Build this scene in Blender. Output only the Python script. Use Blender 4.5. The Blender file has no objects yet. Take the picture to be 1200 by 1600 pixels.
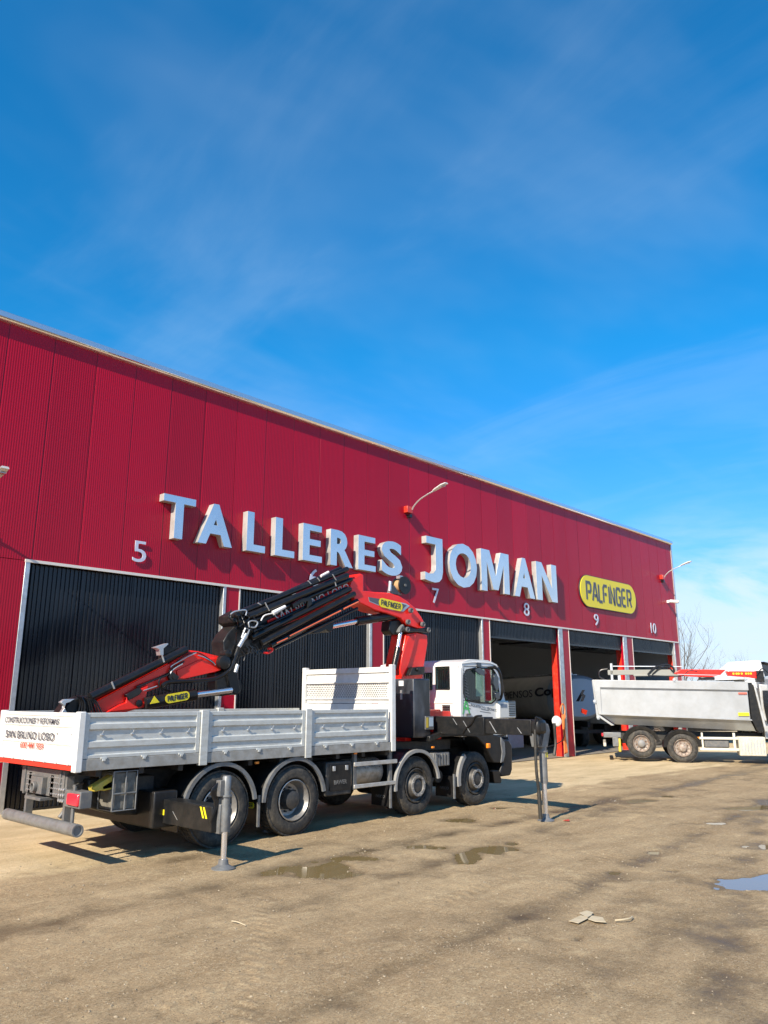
import bpy, bmesh, math, random
import numpy as np
from mathutils import Vector, Matrix
random.seed(7); rng = np.random.default_rng(7)
SC = bpy.context.scene; COL = SC.collection
V = Vector; R = math.radians; PI = math.pi

# ------------------------------------------------------------------ camera
F = 1208.0; TH = math.atan(293/F); PSI = R(43.2); CAM = V((0, 0, 2.1))
HD = V((math.cos(PSI), math.sin(PSI), 0)); RT = V((math.sin(PSI), -math.cos(PSI), 0))
FW = HD*math.cos(TH) + V((0, 0, math.sin(TH))); UP = RT.cross(FW)
cd = bpy.data.cameras.new('camera'); cam = bpy.data.objects.new('camera', cd); COL.objects.link(cam)
cd.sensor_fit = 'HORIZONTAL'; cd.sensor_width = 36; cd.lens = 36*F/1200; cd.clip_end = 5000; cd.clip_start = .05
cam.matrix_world = Matrix(((RT.x, UP.x, -FW.x, CAM.x), (RT.y, UP.y, -FW.y, CAM.y), (RT.z, UP.z, -FW.z, CAM.z), (0, 0, 0, 1)))
SC.camera = cam

# ------------------------------------------------------------------ world and sun
SUN = V((-1, -.23, .70)).normalized()
W = bpy.data.worlds.new("World"); SC.world = W; W.use_nodes = True
nt = W.node_tree; nt.nodes.clear()
def wn(t, **k):
    n = nt.nodes.new(t)
    for a, b in k.items(): setattr(n, a, b)
    return n
lk = nt.links.new
wo = wn('ShaderNodeOutputWorld'); bg = wn('ShaderNodeBackground'); lk(bg.outputs[0], wo.inputs[0])
sky = wn('ShaderNodeTexSky', sky_type='NISHITA', sun_disc=False)
sky.sun_elevation = math.asin(SUN.z); sky.sun_rotation = math.atan2(SUN.x, SUN.y)
sky.air_density = 1.0; sky.dust_density = .25; sky.ozone_density = 4.0; sky.altitude = 300
hs = wn('ShaderNodeHueSaturation'); hs.inputs['Saturation'].default_value = 1.12; hs.inputs['Value'].default_value = 1.0
lk(sky.outputs[0], hs.inputs['Color'])
gn_ = wn('ShaderNodeMix', data_type='RGBA', blend_type='MULTIPLY'); gn_.inputs[0].default_value = 1; lk(hs.outputs[0], gn_.inputs[6]); tc = wn('ShaderNodeTexCoord'); sx = wn('ShaderNodeSeparateXYZ'); lk(tc.outputs['Generated'], sx.inputs[0])
def wm(op, a, b=None, c=None):
    n = wn('ShaderNodeMath', operation=op)
    for i, v in enumerate((a, b, c)):
        if v is None: continue
        if isinstance(v, (int, float)): n.inputs[i].default_value = v
        else: lk(v, n.inputs[i])
    return n.outputs[0]
gt = wn('ShaderNodeMix', data_type='RGBA'); el = wn('ShaderNodeMapRange'); el.inputs[1].default_value = .03; el.inputs[2].default_value = .42; lk(sx.outputs[2], el.inputs[0]); lk(el.outputs[0], gt.inputs[0]); gt.inputs[6].default_value = (.66, .72, 1.12, 1); gt.inputs[7].default_value = (.16, 1.10, 1.30, 1); lk(gt.outputs[2], gn_.inputs[7])
zz = wm('MAXIMUM', wm('ADD', sx.outputs[2], .12), .05)
cb = wn('ShaderNodeCombineXYZ'); lk(wm('DIVIDE', sx.outputs[0], zz), cb.inputs[0]); lk(wm('DIVIDE', sx.outputs[1], zz), cb.inputs[1])
def cloud(rot, sc, nscale, lo, hi, loc=(0, 0, 0), dist=.6, detail=7):
    mp = wn('ShaderNodeMapping'); mp.inputs['Rotation'].default_value[2] = rot; mp.inputs['Scale'].default_value = sc; mp.inputs['Location'].default_value = loc
    lk(cb.outputs[0], mp.inputs[0])
    n = wn('ShaderNodeTexNoise'); n.inputs['Scale'].default_value = nscale; n.inputs['Detail'].default_value = detail
    n.inputs['Roughness'].default_value = .58; n.inputs['Distortion'].default_value = dist; lk(mp.outputs[0], n.inputs[0])
    r = wn('ShaderNodeMapRange', interpolation_type='SMOOTHSTEP'); r.inputs[1].default_value = lo; r.inputs[2].default_value = hi
    lk(n.outputs[0], r.inputs[0]); return r.outputs[0]
c1 = cloud(R(60), (1, .45, 1), 1.9, .46, .74, (3.1, 1.7, 0), .5)
c2 = cloud(R(40), (.6, 1.3, 1), .9, .44, .70, (0.4, 2.2, 0), .3, 5)
low = wm('SUBTRACT', 1, wm('MULTIPLY', sx.outputs[2], 4.2)); low = wm('MAXIMUM', low, 0)
c3 = cloud(R(47), (.30, .75, 1), 1.1, .42, .56, (1.3, .2, 0), .6)
c3 = wm('MULTIPLY', c3, wm('MINIMUM', wm('MULTIPLY', low, 2.2), 1))
hz = wm('MULTIPLY', wm('POWER', low, 2.2), .42)
cl = wm('ADD', wm('MULTIPLY', wm('ADD', wm('MULTIPLY', c1, .5), wm('MULTIPLY', c2, .6)), .18), wm('MULTIPLY', c3, .7))
cl = wm('MINIMUM', wm('ADD', cl, hz), .95)
mx = wn('ShaderNodeMix', data_type='RGBA'); lk(cl, mx.inputs[0]); lk(gn_.outputs[2], mx.inputs[6]); mx.inputs[7].default_value = (4.6, 5.6, 6.4, 1)
lk(mx.outputs[2], bg.inputs[0]); bg.inputs[1].default_value = .105
sd = bpy.data.lights.new('sun', 'SUN'); sd.energy = 5.0; sd.angle = R(.5); sd.color = (1, .88, .72)
so = bpy.data.objects.new('sun', sd); COL.objects.link(so); so.rotation_euler = SUN.to_track_quat('Z', 'Y').to_euler()
SC.view_settings.view_transform = 'Standard'; SC.view_settings.look = 'None'; SC.view_settings.exposure = .7; SC.view_settings.gamma = 1

# ------------------------------------------------------------------ pixel -> world helpers (used only to measure real positions)
def at(px, py, X=None, Y=None, Z=None):
    d = FW*F + RT*(px-600) - UP*(py-800)
    t = (X-CAM.x)/d.x if X is not None else (Y-CAM.y)/d.y if Y is not None else (Z-CAM.z)/d.z
    return CAM + d*t

# ------------------------------------------------------------------ materials
def mat(name, col, rough=.5, metal=0., col2=None, nsc=3., lo=.4, hi=.7, r2=None, bump=0., bsc=40., coat=0., dust=0., dcol=(.30, .25, .18), stretch=(1, 1, 1), emit=None, ior=None):
    m = bpy.data.materials.new(name); m.use_nodes = True; t = m.node_tree; p = t.nodes['Principled BSDF']; L = t.links.new
    p.inputs['Base Color'].default_value = (*col, 1); p.inputs['Roughness'].default_value = rough; p.inputs['Metallic'].default_value = metal
    if coat: p.inputs['Coat Weight'].default_value = coat; p.inputs['Coat Roughness'].default_value = .08
    if ior: p.inputs['IOR'].default_value = ior
    g = t.nodes.new('ShaderNodeNewGeometry'); mp = t.nodes.new('ShaderNodeMapping'); L(g.outputs['Position'], mp.inputs[0]); mp.inputs['Scale'].default_value = stretch
    def noise(s, det=5, ro=.6):
        n = t.nodes.new('ShaderNodeTexNoise'); n.inputs['Scale'].default_value = s; n.inputs['Detail'].default_value = det; n.inputs['Roughness'].default_value = ro
        L(mp.outputs[0], n.inputs[0]); return n.outputs[0]
    def rng_(s, a, b, c=0, d=1):
        r = t.nodes.new('ShaderNodeMapRange'); r.inputs[1].default_value = a; r.inputs[2].default_value = b; r.inputs[3].default_value = c; r.inputs[4].default_value = d; L(s, r.inputs[0]); return r.outputs[0]
    def mix(f, a, b):
        x = t.nodes.new('ShaderNodeMix'); x.data_type = 'RGBA'; L(f, x.inputs[0])
        for i, v in ((6, a), (7, b)):
            if isinstance(v, tuple): x.inputs[i].default_value = (*v, 1)
            else: L(v, x.inputs[i])
        return x.outputs[2]
    c = (*col,)
    if col2:
        f = rng_(noise(nsc), lo, hi); c = mix(f, tuple(col), tuple(col2))
        if r2 is not None: L(rng_(noise(nsc), lo, hi, rough, r2), p.inputs['Roughness'])
    if dust:
        c = mix(rng_(noise(nsc*2.3, 8, .7), .45, .75, 0, dust), c if not isinstance(c, tuple) else tuple(col), dcol)
    if not isinstance(c, tuple): L(c, p.inputs['Base Color'])
    if bump:
        b = t.nodes.new('ShaderNodeBump'); b.inputs['Strength'].default_value = bump; b.inputs['Distance'].default_value = .01
        L(noise(bsc, 4), b.inputs['Height']); L(b.outputs[0], p.inputs['Normal'])
    if emit: p.inputs['Emission Color'].default_value = (*emit[0], 1); p.inputs['Emission Strength'].default_value = emit[1]
    return m
def glass(name, tint, rough=.02):
    m = bpy.data.materials.new(name); m.use_nodes = True; t = m.node_tree; t.nodes.remove(t.nodes['Principled BSDF'])
    o = t.nodes['Material Output']; a = t.nodes.new('ShaderNodeBsdfTransparent'); b = t.nodes.new('ShaderNodeBsdfGlossy'); x = t.nodes.new('ShaderNodeMixShader'); f = t.nodes.new('ShaderNodeFresnel')
    a.inputs[0].default_value = (*tint, 1); b.inputs['Roughness'].default_value = rough; f.inputs[0].default_value = 1.5
    gq = t.nodes.new('ShaderNodeNewGeometry'); mu = t.nodes.new('ShaderNodeMath'); mu.operation = 'MULTIPLY'; iv = t.nodes.new('ShaderNodeMath'); iv.operation = 'SUBTRACT'; iv.inputs[0].default_value = 1
    t.links.new(gq.outputs['Backfacing'], iv.inputs[1]); t.links.new(iv.outputs[0], mu.inputs[0]); t.links.new(f.outputs[0], mu.inputs[1])
    t.links.new(mu.outputs[0], x.inputs[0]); t.links.new(a.outputs[0], x.inputs[1]); t.links.new(b.outputs[0], x.inputs[2]); t.links.new(x.outputs[0], o.inputs[0]); return m
clad = mat('red_cladding', (.41, .001, .020), .30, col2=(.36, .001, .020), nsc=.5, coat=.06, stretch=(1, 1, .25), r2=.38)
def panel_tone(m):
    t = m.node_tree; L = t.links.new; p = t.nodes['Principled BSDF']; p.inputs['Specular IOR Level'].default_value = .3; src = p.inputs['Base Color'].links[0].from_socket
    g = t.nodes.new('ShaderNodeNewGeometry'); s_ = t.nodes.new('ShaderNodeSeparateXYZ'); L(g.outputs['Position'], s_.inputs[0])
    def mm(op, a, b):
        n = t.nodes.new('ShaderNodeMath'); n.operation = op
        for i, v in enumerate((a, b)):
            if isinstance(v, (int, float)): n.inputs[i].default_value = v
            else: L(v, n.inputs[i])
        return n.outputs[0]
    k = mm('DIVIDE', mm('SUBTRACT', s_.outputs[0], 5.41), .968); fl = mm('FLOOR', k, 0); w = t.nodes.new('ShaderNodeTexWhiteNoise'); w.noise_dimensions = '1D'; L(fl, w.inputs['W'])
    sm = mm('LESS_THAN', mm('FRACT', k, 0), .022); f = mm('MULTIPLY', mm('ADD', .84, mm('MULTIPLY', w.outputs['Value'], .16)), mm('SUBTRACT', 1, mm('MULTIPLY', sm, .55)))
    h = t.nodes.new('ShaderNodeHueSaturation'); L(src, h.inputs['Color']); L(f, h.inputs['Value']); L(h.outputs[0], p.inputs['Base Color'])
panel_tone(clad)
cladlow = clad
doorm = mat('black_door', (.007, .009, .014), .20, col2=(.016, .018, .022), nsc=.9, lo=.45, hi=.7, r2=.36, stretch=(3, 1, .5), coat=.12)
doorm.node_tree.nodes['Principled BSDF'].inputs['Specular IOR Level'].default_value = .4
galv = mat('galvanised', (.62, .64, .65), .38, .75, col2=(.45, .46, .46), nsc=6, r2=.5, bump=.1)
chrome = mat('polished_trim', (.82, .84, .86), .13, .82, bump=.5, bsc=1.1)
steel_face = mat('brushed_letter', (.80, .80, .79), .24, .85, bump=.15, bsc=1.5, col2=(.70, .71, .71), nsc=1.2)
letter_side = mat('letter_return', (.52, .52, .50), .4, .3, col2=(.38, .38, .36), nsc=3)
cream = mat('cream_trim', (.72, .68, .62), .45)
white = mat('white_paint', (.74, .74, .72), .38, col2=(.64, .64, .61), nsc=4, coat=.3, dust=.14, bump=.06)
bedw = mat('bed_paint', (.56, .58, .56), .36, .15, col2=(.44, .45, .42), nsc=5, lo=.45, hi=.8, coat=.2, dust=.3, bump=.05, stretch=(1, 1, 2.5))
tailw = mat('tailgate_paint', (.74, .75, .73), .36, col2=(.62, .62, .58), nsc=4, coat=.2, dust=.12, bump=.05)
sillm = mat('bed_sill', (.38, .38, .36), .5, .2, col2=(.26, .25, .22), nsc=7, dust=.5)
redc = mat('crane_red', (.98, .018, .006), .34, coat=.12, col2=(.86, .014, .006), nsc=3, dust=.08)
redpost = mat('post_red', (.62, .03, .012), .35, coat=.3, col2=(.5, .03, .015), nsc=4, dust=.2)
redband = mat('red_reflector', (.7, .05, .03), .35)
black = mat('black_paint', (.008, .009, .010), .38, col2=(.018, .017, .017), nsc=5, dust=.05, bump=.05, coat=.08)
black.node_tree.nodes['Principled BSDF'].inputs['Specular IOR Level'].default_value = .3
chass = mat('chassis_black', (.012, .012, .012), .55, col2=(.03, .028, .022), nsc=4, dust=.14, bump=.1)
hosem = mat('hose_black', (.009, .009, .010), .28, dust=.04)
greym = mat('grey_paint', (.10, .105, .11), .45, col2=(.15, .15, .145), nsc=6, dust=.35, bump=.08)
jackm = mat('jack_grey', (.19, .20, .205), .42, .2, col2=(.12, .12, .12), nsc=7, dust=.3)
rubber = mat('tyre_rubber', (.020, .020, .020), .75, col2=(.05, .046, .038), nsc=6, lo=.4, hi=.65, bump=.3, bsc=60, dust=.28)
rim_s = mat('silver_rim', (.38, .38, .37), .42, .6, col2=(.22, .21, .20), nsc=8, dust=.35)
rim_d = mat('dark_rim', (.06, .058, .055), .5, .3, col2=(.04, .038, .035), nsc=10, dust=.25)
rim_r = mat('rusty_rim', (.36, .32, .28), .6, .2, col2=(.20, .11, .07), nsc=14, dust=.4)
chr2 = mat('piston_chrome', (.9, .9, .92), .22, .9)
alu = mat('aluminium_rail', (.62, .62, .60), .4, .6, col2=(.48, .46, .42), nsc=6, dust=.3)
tipm = mat('tipper_aluminium', (.50, .51, .51), .42, .6, col2=(.34, .35, .35), nsc=1.3, lo=.35, hi=.75, r2=.5, bump=.25, bsc=1.6, dust=.2)
yellow = mat('yellow_sticker', (.86, .70, .02), .4)
yeldark = mat('yellow_wedge', (.55, .42, .05), .5, dust=.4)
dark_t = mat('dark_lettering', (.03, .035, .05), .4)
dgrey_t = mat('slate_lettering', (.10, .11, .13), .5)
num_m = mat('number_plate_grey', (.62, .64, .74), .35, .2)
red_t = mat('red_lettering', (.65, .12, .08), .5)
green_t = mat('green_lettering', (.08, .50, .12), .5)
white_t = mat('white_lettering', (.75, .73, .72), .5)
lens_r = mat('red_lens', (.72, .03, .05), .15, coat=.6)
lens_o = mat('orange_lens', (.85, .25, .02), .2, coat=.5)
perf = mat('silencer_metal', (.48, .46, .42), .45, .6, col2=(.28, .25, .2), nsc=9, dust=.4)
wood = mat('reel_rope', (.42, .26, .12), .8)
tank_m = mat('tank_cream', (.80, .77, .68), .35, col2=(.66, .63, .55), nsc=1.5, coat=.3)
tank_b = mat('tank_end_blue', (.42, .50, .56), .4)
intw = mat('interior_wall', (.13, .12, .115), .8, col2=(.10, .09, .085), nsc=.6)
skym = bpy.data.materials.new('added_skylight_sheet'); skym.use_nodes = True; skym.node_tree.nodes.remove(skym.node_tree.nodes['Principled BSDF']); _t = skym.node_tree.nodes.new('ShaderNodeBsdfTranslucent'); _t.inputs[0].default_value = (.34, .33, .30, 1); skym.node_tree.links.new(_t.outputs[0], skym.node_tree.nodes['Material Output'].inputs[0])  # translucent sheet for the roof opening added to brighten the hall
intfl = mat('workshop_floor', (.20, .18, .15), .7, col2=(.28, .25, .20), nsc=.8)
intb = mat('interior_beam', (.20, .02, .02), .6)
cabglass = glass('window_glass', (.72, .80, .77)); visor_m = mat('smoked_plastic', (.02, .025, .035), .12, coat=.5)
seatm = mat('seat_cloth', (.14, .14, .15), .9)
palemint = mat('pale_green_panel', (.50, .62, .50), .6)
bark = mat('bark', (.10, .08, .06), .9)
cardb = mat('cardboard', (.52, .44, .30), .9, col2=(.42, .35, .23), nsc=9)
tarp_m = mat('blue_grey_tarp', (.16, .20, .26), .6, col2=(.12, .15, .2), nsc=5, bump=.4, bsc=8)
hedge_m = mat('hedge_green', (.05, .065, .03), .9, col2=(.09, .09, .05), nsc=1.)

# ------------------------------------------------------------------ mesh builder
class M:
    def __init__(s): s.v = []; s.f = []; s.marks = []
    def cut(s): s.marks.append((len(s.v), len(s.f))); return s
    def box(s, x0, x1, y0, y1, z0, z1, rot=None):
        b = len(s.v); P = [V((x, y, z)) for x in (x0, x1) for y in (y0, y1) for z in (z0, z1)]
        if rot: P = [rot @ p for p in P]
        s.v += P; s.f += [tuple(b+i for i in q) for q in ((0, 1, 3, 2), (4, 6, 7, 5), (0, 4, 5, 1), (2, 3, 7, 6), (0, 2, 6, 4), (1, 5, 7, 3))]; return s
    def prism(s, pts, vec):
        b = len(s.v); n = len(pts); vec = V(vec); s.v += [V(p) for p in pts] + [V(p)+vec for p in pts]
        s.f += [tuple(range(b, b+n)), tuple(range(b+2*n-1, b+n-1, -1))] + [(b+i, b+(i+1) % n, b+n+(i+1) % n, b+n+i) for i in range(n)]; return s
    def loft(s, rings, caps=True):
        b = len(s.v); n = len(rings[0])
        for r in rings: s.v += [V(p) for p in r]
        for k in range(len(rings)-1):
            for i in range(n): s.f.append((b+k*n+i, b+k*n+(i+1) % n, b+(k+1)*n+(i+1) % n, b+(k+1)*n+i))
        if caps: s.f += [tuple(range(b, b+n)), tuple(range(b+len(rings)*n-1, b+(len(rings)-1)*n-1, -1))]
        return s
    def lathe(s, o, ax, prof, n=24, caps=True):
        o = V(o); ax = V(ax).normalized(); u = ax.orthogonal().normalized(); w = ax.cross(u)
        return s.loft([[o+ax*a+(u*math.cos(2*PI*i/n)+w*math.sin(2*PI*i/n))*r for i in range(n)] for a, r in prof], caps)
    def cyl(s, a, b, r, r1=None, n=14):
        a = V(a); b = V(b); return s.lathe(a, b-a, [(0, r), ((b-a).length, r if r1 is None else r1)], n)
    def tube(s, path, r, n=7, sm=True):
        P = [V(p) for p in path]
        if sm and len(P) > 2:
            Q = []
            for i in range(len(P)-1):
                p0 = P[max(i-1, 0)]; p1 = P[i]; p2 = P[i+1]; p3 = P[min(i+2, len(P)-1)]
                for k in range(5):
                    t = k/5; Q.append(.5*((2*p1)+(p2-p0)*t+(2*p0-5*p1+4*p2-p3)*t*t+(3*p1-p0-3*p2+p3)*t**3))
            P = Q+[P[-1]]
        rings = []; u = None
        for i, p in enumerate(P):
            d = (P[min(i+1, len(P)-1)]-P[max(i-1, 0)]).normalized()
            u = d.orthogonal().normalized() if u is None else (u-d*u.dot(d)).normalized()
            w = d.cross(u); rr = r[i] if isinstance(r, list) else r
            rings.append([p+(u*math.cos(2*PI*k/n)+w*math.sin(2*PI*k/n))*rr for k in range(n)])
        return s.loft(rings)
    def quad(s, a, b, c, d):
        k = len(s.v); s.v += [V(a), V(b), V(c), V(d)]; s.f.append((k, k+1, k+2, k+3)); return s

ORG = {}
def tag(o, label=None, cat=None, group=None, kind=None):
    for k, v in (('label', label), ('category', cat), ('group', group), ('kind', kind)):
        if v: o[k] = v
    return o
def link(o, parent=None):
    COL.objects.link(o)
    if parent: o.parent = parent
    return o
def empty(name, loc, rz=0, local=False, label=None, cat=None, group=None):
    o = bpy.data.objects.new(name, None); link(o); o.location = loc; o.rotation_euler.z = rz; o.empty_display_size = .3
    ORG[o] = V((0, 0, 0)) if local else V(loc); return tag(o, label, cat, group)
LOOSE = {'joint_pin', 'steel_fitting', 'reel_valve', 'hydraulic_hose', 'pin', 'clasp', 'cover_rib', 'spring_pack', 'hazard_stripe', 'tarp_catch', 'scratch', 'lock_lever', 'hatch', 'hose_fitting'}
def split_loose(m):
    par = list(range(len(m.v)))
    def fd(a):
        while par[a] != a: par[a] = par[par[a]]; a = par[a]
        return a
    for f in m.f:
        for i in f[1:]: par[fd(i)] = fd(f[0])
    g = {}
    for f in m.f: g.setdefault(fd(f[0]), []).append(f)
    out = []
    for fs in g.values():
        ids = sorted({i for f in fs for i in f}); mp = {i: k for k, i in enumerate(ids)}; k = M(); k.v = [m.v[i] for i in ids]; k.f = [tuple(mp[i] for i in f) for f in fs]; out.append(k)
    return out
def build(name, m, material, parent=None, bevel=0, smooth=True, origin=None, solid=0, fixn=True):
    if name in LOOSE and not m.marks:
        ps_ = split_loose(m)
        if len(ps_) > 1:
            for k in ps_: o = build(name, k, material, parent, bevel, smooth, origin, solid, fixn)
            return o
    if m.marks:                                   # one object per marked piece
        if m.marks[-1][0] < len(m.v): m.cut()
        v0 = f0 = 0
        for v1, f1 in m.marks:
            k = M(); k.v = m.v[v0:v1]; k.f = [tuple(i-v0 for i in f) for f in m.f[f0:f1]]; o = build(name, k, material, parent, bevel, smooth, origin, solid, fixn); v0, f0 = v1, f1
        return o
    me = bpy.data.meshes.new(name); me.from_pydata([tuple(p) for p in m.v], [], m.f); me.update()
    if fixn:
        bm = bmesh.new(); bm.from_mesh(me); bmesh.ops.recalc_face_normals(bm, faces=bm.faces); bm.to_mesh(me); bm.free()
    me.materials.append(material)
    if smooth: me.polygons.foreach_set('use_smooth', [True]*len(me.polygons)); me.set_sharp_from_angle(angle=R(35))
    o = bpy.data.objects.new(name, me); link(o, parent)
    if parent: off = ORG[parent]
    else: off = V(origin) if origin else V((0, 0, 0)); o.location = off
    if off.length: me.transform(Matrix.Translation(-off))
    ORG[o] = off
    if solid:
        k = o.modifiers.new('solid', 'SOLIDIFY'); k.thickness = solid; k.offset = 0
    if bevel:
        b = o.modifiers.new('bevel', 'BEVEL'); b.width = bevel; b.segments = 2; b.limit_method = 'ANGLE'; b.angle_limit = R(40)
    return o
def copy_tree(o, parent=None):
    c = o.copy(); COL.objects.link(c)
    if parent: c.parent = parent
    ORG[c] = ORG.get(o, V((0, 0, 0)))
    for ch in list(o.children): copy_tree(ch, c)
    return c

# text as solid meshes: string fitted into a width x height box lying in the plane (u right, v up)
def text_mesh(s, w, h, depth, bold=0.):
    cu = bpy.data.curves.new('t', 'FONT'); cu.body = s; cu.extrude = .5; cu.offset = bold-(.004 if bold == 0 and h < .2 else 0); cu.resolution_u = 4
    ob = bpy.data.objects.new('t', cu); COL.objects.link(ob); bpy.context.view_layer.update()
    me = bpy.data.meshes.new_from_object(ob.evaluated_get(bpy.context.evaluated_depsgraph_get())); bpy.data.objects.remove(ob); bpy.data.curves.remove(cu)
    n = len(me.vertices); a = np.empty(n*3); me.vertices.foreach_get('co', a); a = a.reshape(-1, 3)
    mn = a.min(0); mx_ = a.max(0); sc = np.array([w/(mx_[0]-mn[0]), (h/(mx_[1]-mn[1])) if h else w/(mx_[0]-mn[0]), depth/max(mx_[2]-mn[2], 1e-6)])
    a = (a-mn)*sc; me.vertices.foreach_set('co', a.ravel()); return me
def text(name, s, w, h, o, u, v, material, parent, depth=.004, bold=0., bevel=0):
    me = text_mesh(s, w, h, depth, bold); u = V(u).normalized(); v = V(v).normalized(); nn = u.cross(v); o = V(o)
    off = ORG[parent] if parent else V((0, 0, 0))
    me.transform(Matrix(((u.x, v.x, nn.x, o.x-off.x), (u.y, v.y, nn.y, o.y-off.y), (u.z, v.z, nn.z, o.z-off.z), (0, 0, 0, 1))))
    me.materials.clear(); me.materials.append(material); ob = bpy.data.objects.new(name, me); link(ob, parent); ORG[ob] = off
    if bevel:
        b = ob.modifiers.new('bevel', 'BEVEL'); b.width = bevel; b.segments = 1; b.limit_method = 'ANGLE'; b.angle_limit = R(50)
    return ob
# squared, rounded stroke letters of the yellow crane-maker sign
STK = {'P': [[(.05, 0), (.05, 1), (.55, 1), (.68, .88), (.68, .58), (.55, .46), (.25, .46)]],
       'A': [[(0, 0), (.34, 1), (.48, 1), (.74, 0)], [(.3, .3), (.6, .3)]],
       'L': [[(.05, 1), (.05, .1), (.12, 0), (.55, 0)]],
       'F': [[(.05, 0), (.05, .85), (.2, 1), (.66, 1)], [(.25, .5), (.55, .5)]],
       'I': [[(.05, 0), (.05, 1)]],
       'N': [[(.05, 0), (.05, 1), (.55, 0), (.62, 0), (.62, 1)]],
       'G': [[(.68, .82), (.58, 1), (.18, 1), (.05, .86), (.05, .14), (.18, 0), (.66, 0), (.66, .46), (.4, .46)]],
       'E': [[(.62, 1), (.18, 1), (.05, .86), (.05, .14), (.18, 0), (.62, 0)], [(.25, .5), (.58, .5)]],
       'R': [[(.05, 0), (.05, 1), (.55, 1), (.68, .88), (.68, .58), (.55, .46), (.25, .46)], [(.42, .46), (.7, 0)]]}
def stroke_text(name, s, w, h, o, u, v, material, parent, sw=.09, depth=.004):
    adv = {'I': .28, 'L': .72}; tot = sum(adv.get(c, .92) for c in s)-.2; m = M(); u = V(u).normalized(); v = V(v).normalized(); nn = u.cross(v); o = V(o); x = 0; fx = w/tot
    sw *= h
    for c in s:
        for pl in STK[c]:
            P = [V(((x+a)*fx, b*h)) for a, b in pl]; n = len(P); Lf = []; Rt = []
            for i, p in enumerate(P):
                d0 = (P[i]-P[i-1]).normalized() if i else None; d1 = (P[i+1]-P[i]).normalized() if i < n-1 else None
                d = ((d0 or d1)+(d1 or d0)); d = d.normalized() if d.length > 1e-3 else d1
                nr = V((-d.y, d.x)); k = 1/max(.5, nr.dot(V((-(d1 or d0).y, (d1 or d0).x)))); Lf.append(p+nr*sw*k); Rt.append(p-nr*sw*k)
            for i in range(n-1):
                q = [Lf[i], Lf[i+1], Rt[i+1], Rt[i]]; m.prism([o+u*a.x+v*a.y for a in q], nn*depth)
        x += adv.get(c, .92)
    return build(name, m, material, parent, smooth=False)
def pill(o, u, v, w, h, dep, n=10, inset=0, sq=1.):
    u = V(u).normalized(); v = V(v).normalized(); nn = u.cross(v); o = V(o); r = h/2*sq-inset; P = []
    for cx, cy, a0 in ((w/2-h/2*sq, -(h/2-h/2*sq), -90), (w/2-h/2*sq, h/2-h/2*sq, 0), (-(w/2-h/2*sq), h/2-h/2*sq, 90), (-(w/2-h/2*sq), -(h/2-h/2*sq), 180)):
        for k in range(n+1):
            a = R(a0+90*k/n); P.append(o+u*(cx+r*math.cos(a))+v*(cy+r*math.sin(a)))
    return M().prism(P, nn*dep)

# ------------------------------------------------------------------ ground
PUD = [  # px polygon centre ellipses: (cx,cy,half-width px,half-height px, depth m)
    (500, 1364, 60, 9, .045), (566, 1340, 58, 7, .04), (530, 1352, 25, 7, .035), (668, 1322, 36, 4.5, .035), (735, 1340, 24, 11, .05), (775, 1326, 36, 7, .045), (800, 1317, 12, 3, .03),
    (1166, 1382, 66, 12, .05), (1212, 1368, 22, 6, .04), (1110, 1285.5, 36, 3.2, .045), (1096, 1294, 12, 1.5, .03), (1003, 1250, 26, 2.5, .04), (1040, 1244, 28, 2.5, .035), (1165, 1262, 42, 3.2, .045), (1163, 1321, 11, 3, .035), (1196, 1320, 14, 5, .035),
    (720, 1281, 34, 3.5, .035), (430, 1297, 30, 5, .035), (1020, 1331, 13, 2.6, .035), (905, 1466, 14, 6, .03), (960, 1362, 14, 3, .022), (1050, 1360, 24, 2.2, .022), (780, 1262, 20, 2, .025)]
pe = []
for cx, cy, hw, hh, dp in PUD:
    c = at(cx, cy, Z=0); a = at(cx+hw, cy, Z=0)-c; b = at(cx, cy-hh, Z=0)-c; pe.append((c, a, b, dp))
def fbm(x, y, seed, octs, base):
    r = np.random.default_rng(seed); out = np.zeros_like(x)
    for o_ in range(octs):
        f = base*2**o_; tab = r.random((64, 64)); ox, oy = r.random(2)*64; X_ = x*f+ox; Y_ = y*f+oy
        xi = np.floor(X_).astype(int); yi = np.floor(Y_).astype(int); fx = X_-xi; fy = Y_-yi; fx = fx*fx*(3-2*fx); fy = fy*fy*(3-2*fy)
        g = lambda i, j: tab[(xi+i) % 64, (yi+j) % 64]
        out += ((g(0, 0)*(1-fx)+g(1, 0)*fx)*(1-fy)+(g(0, 1)*(1-fx)+g(1, 1)*fx)*fy-.5)/2**(o_*.8)
    return out
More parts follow.
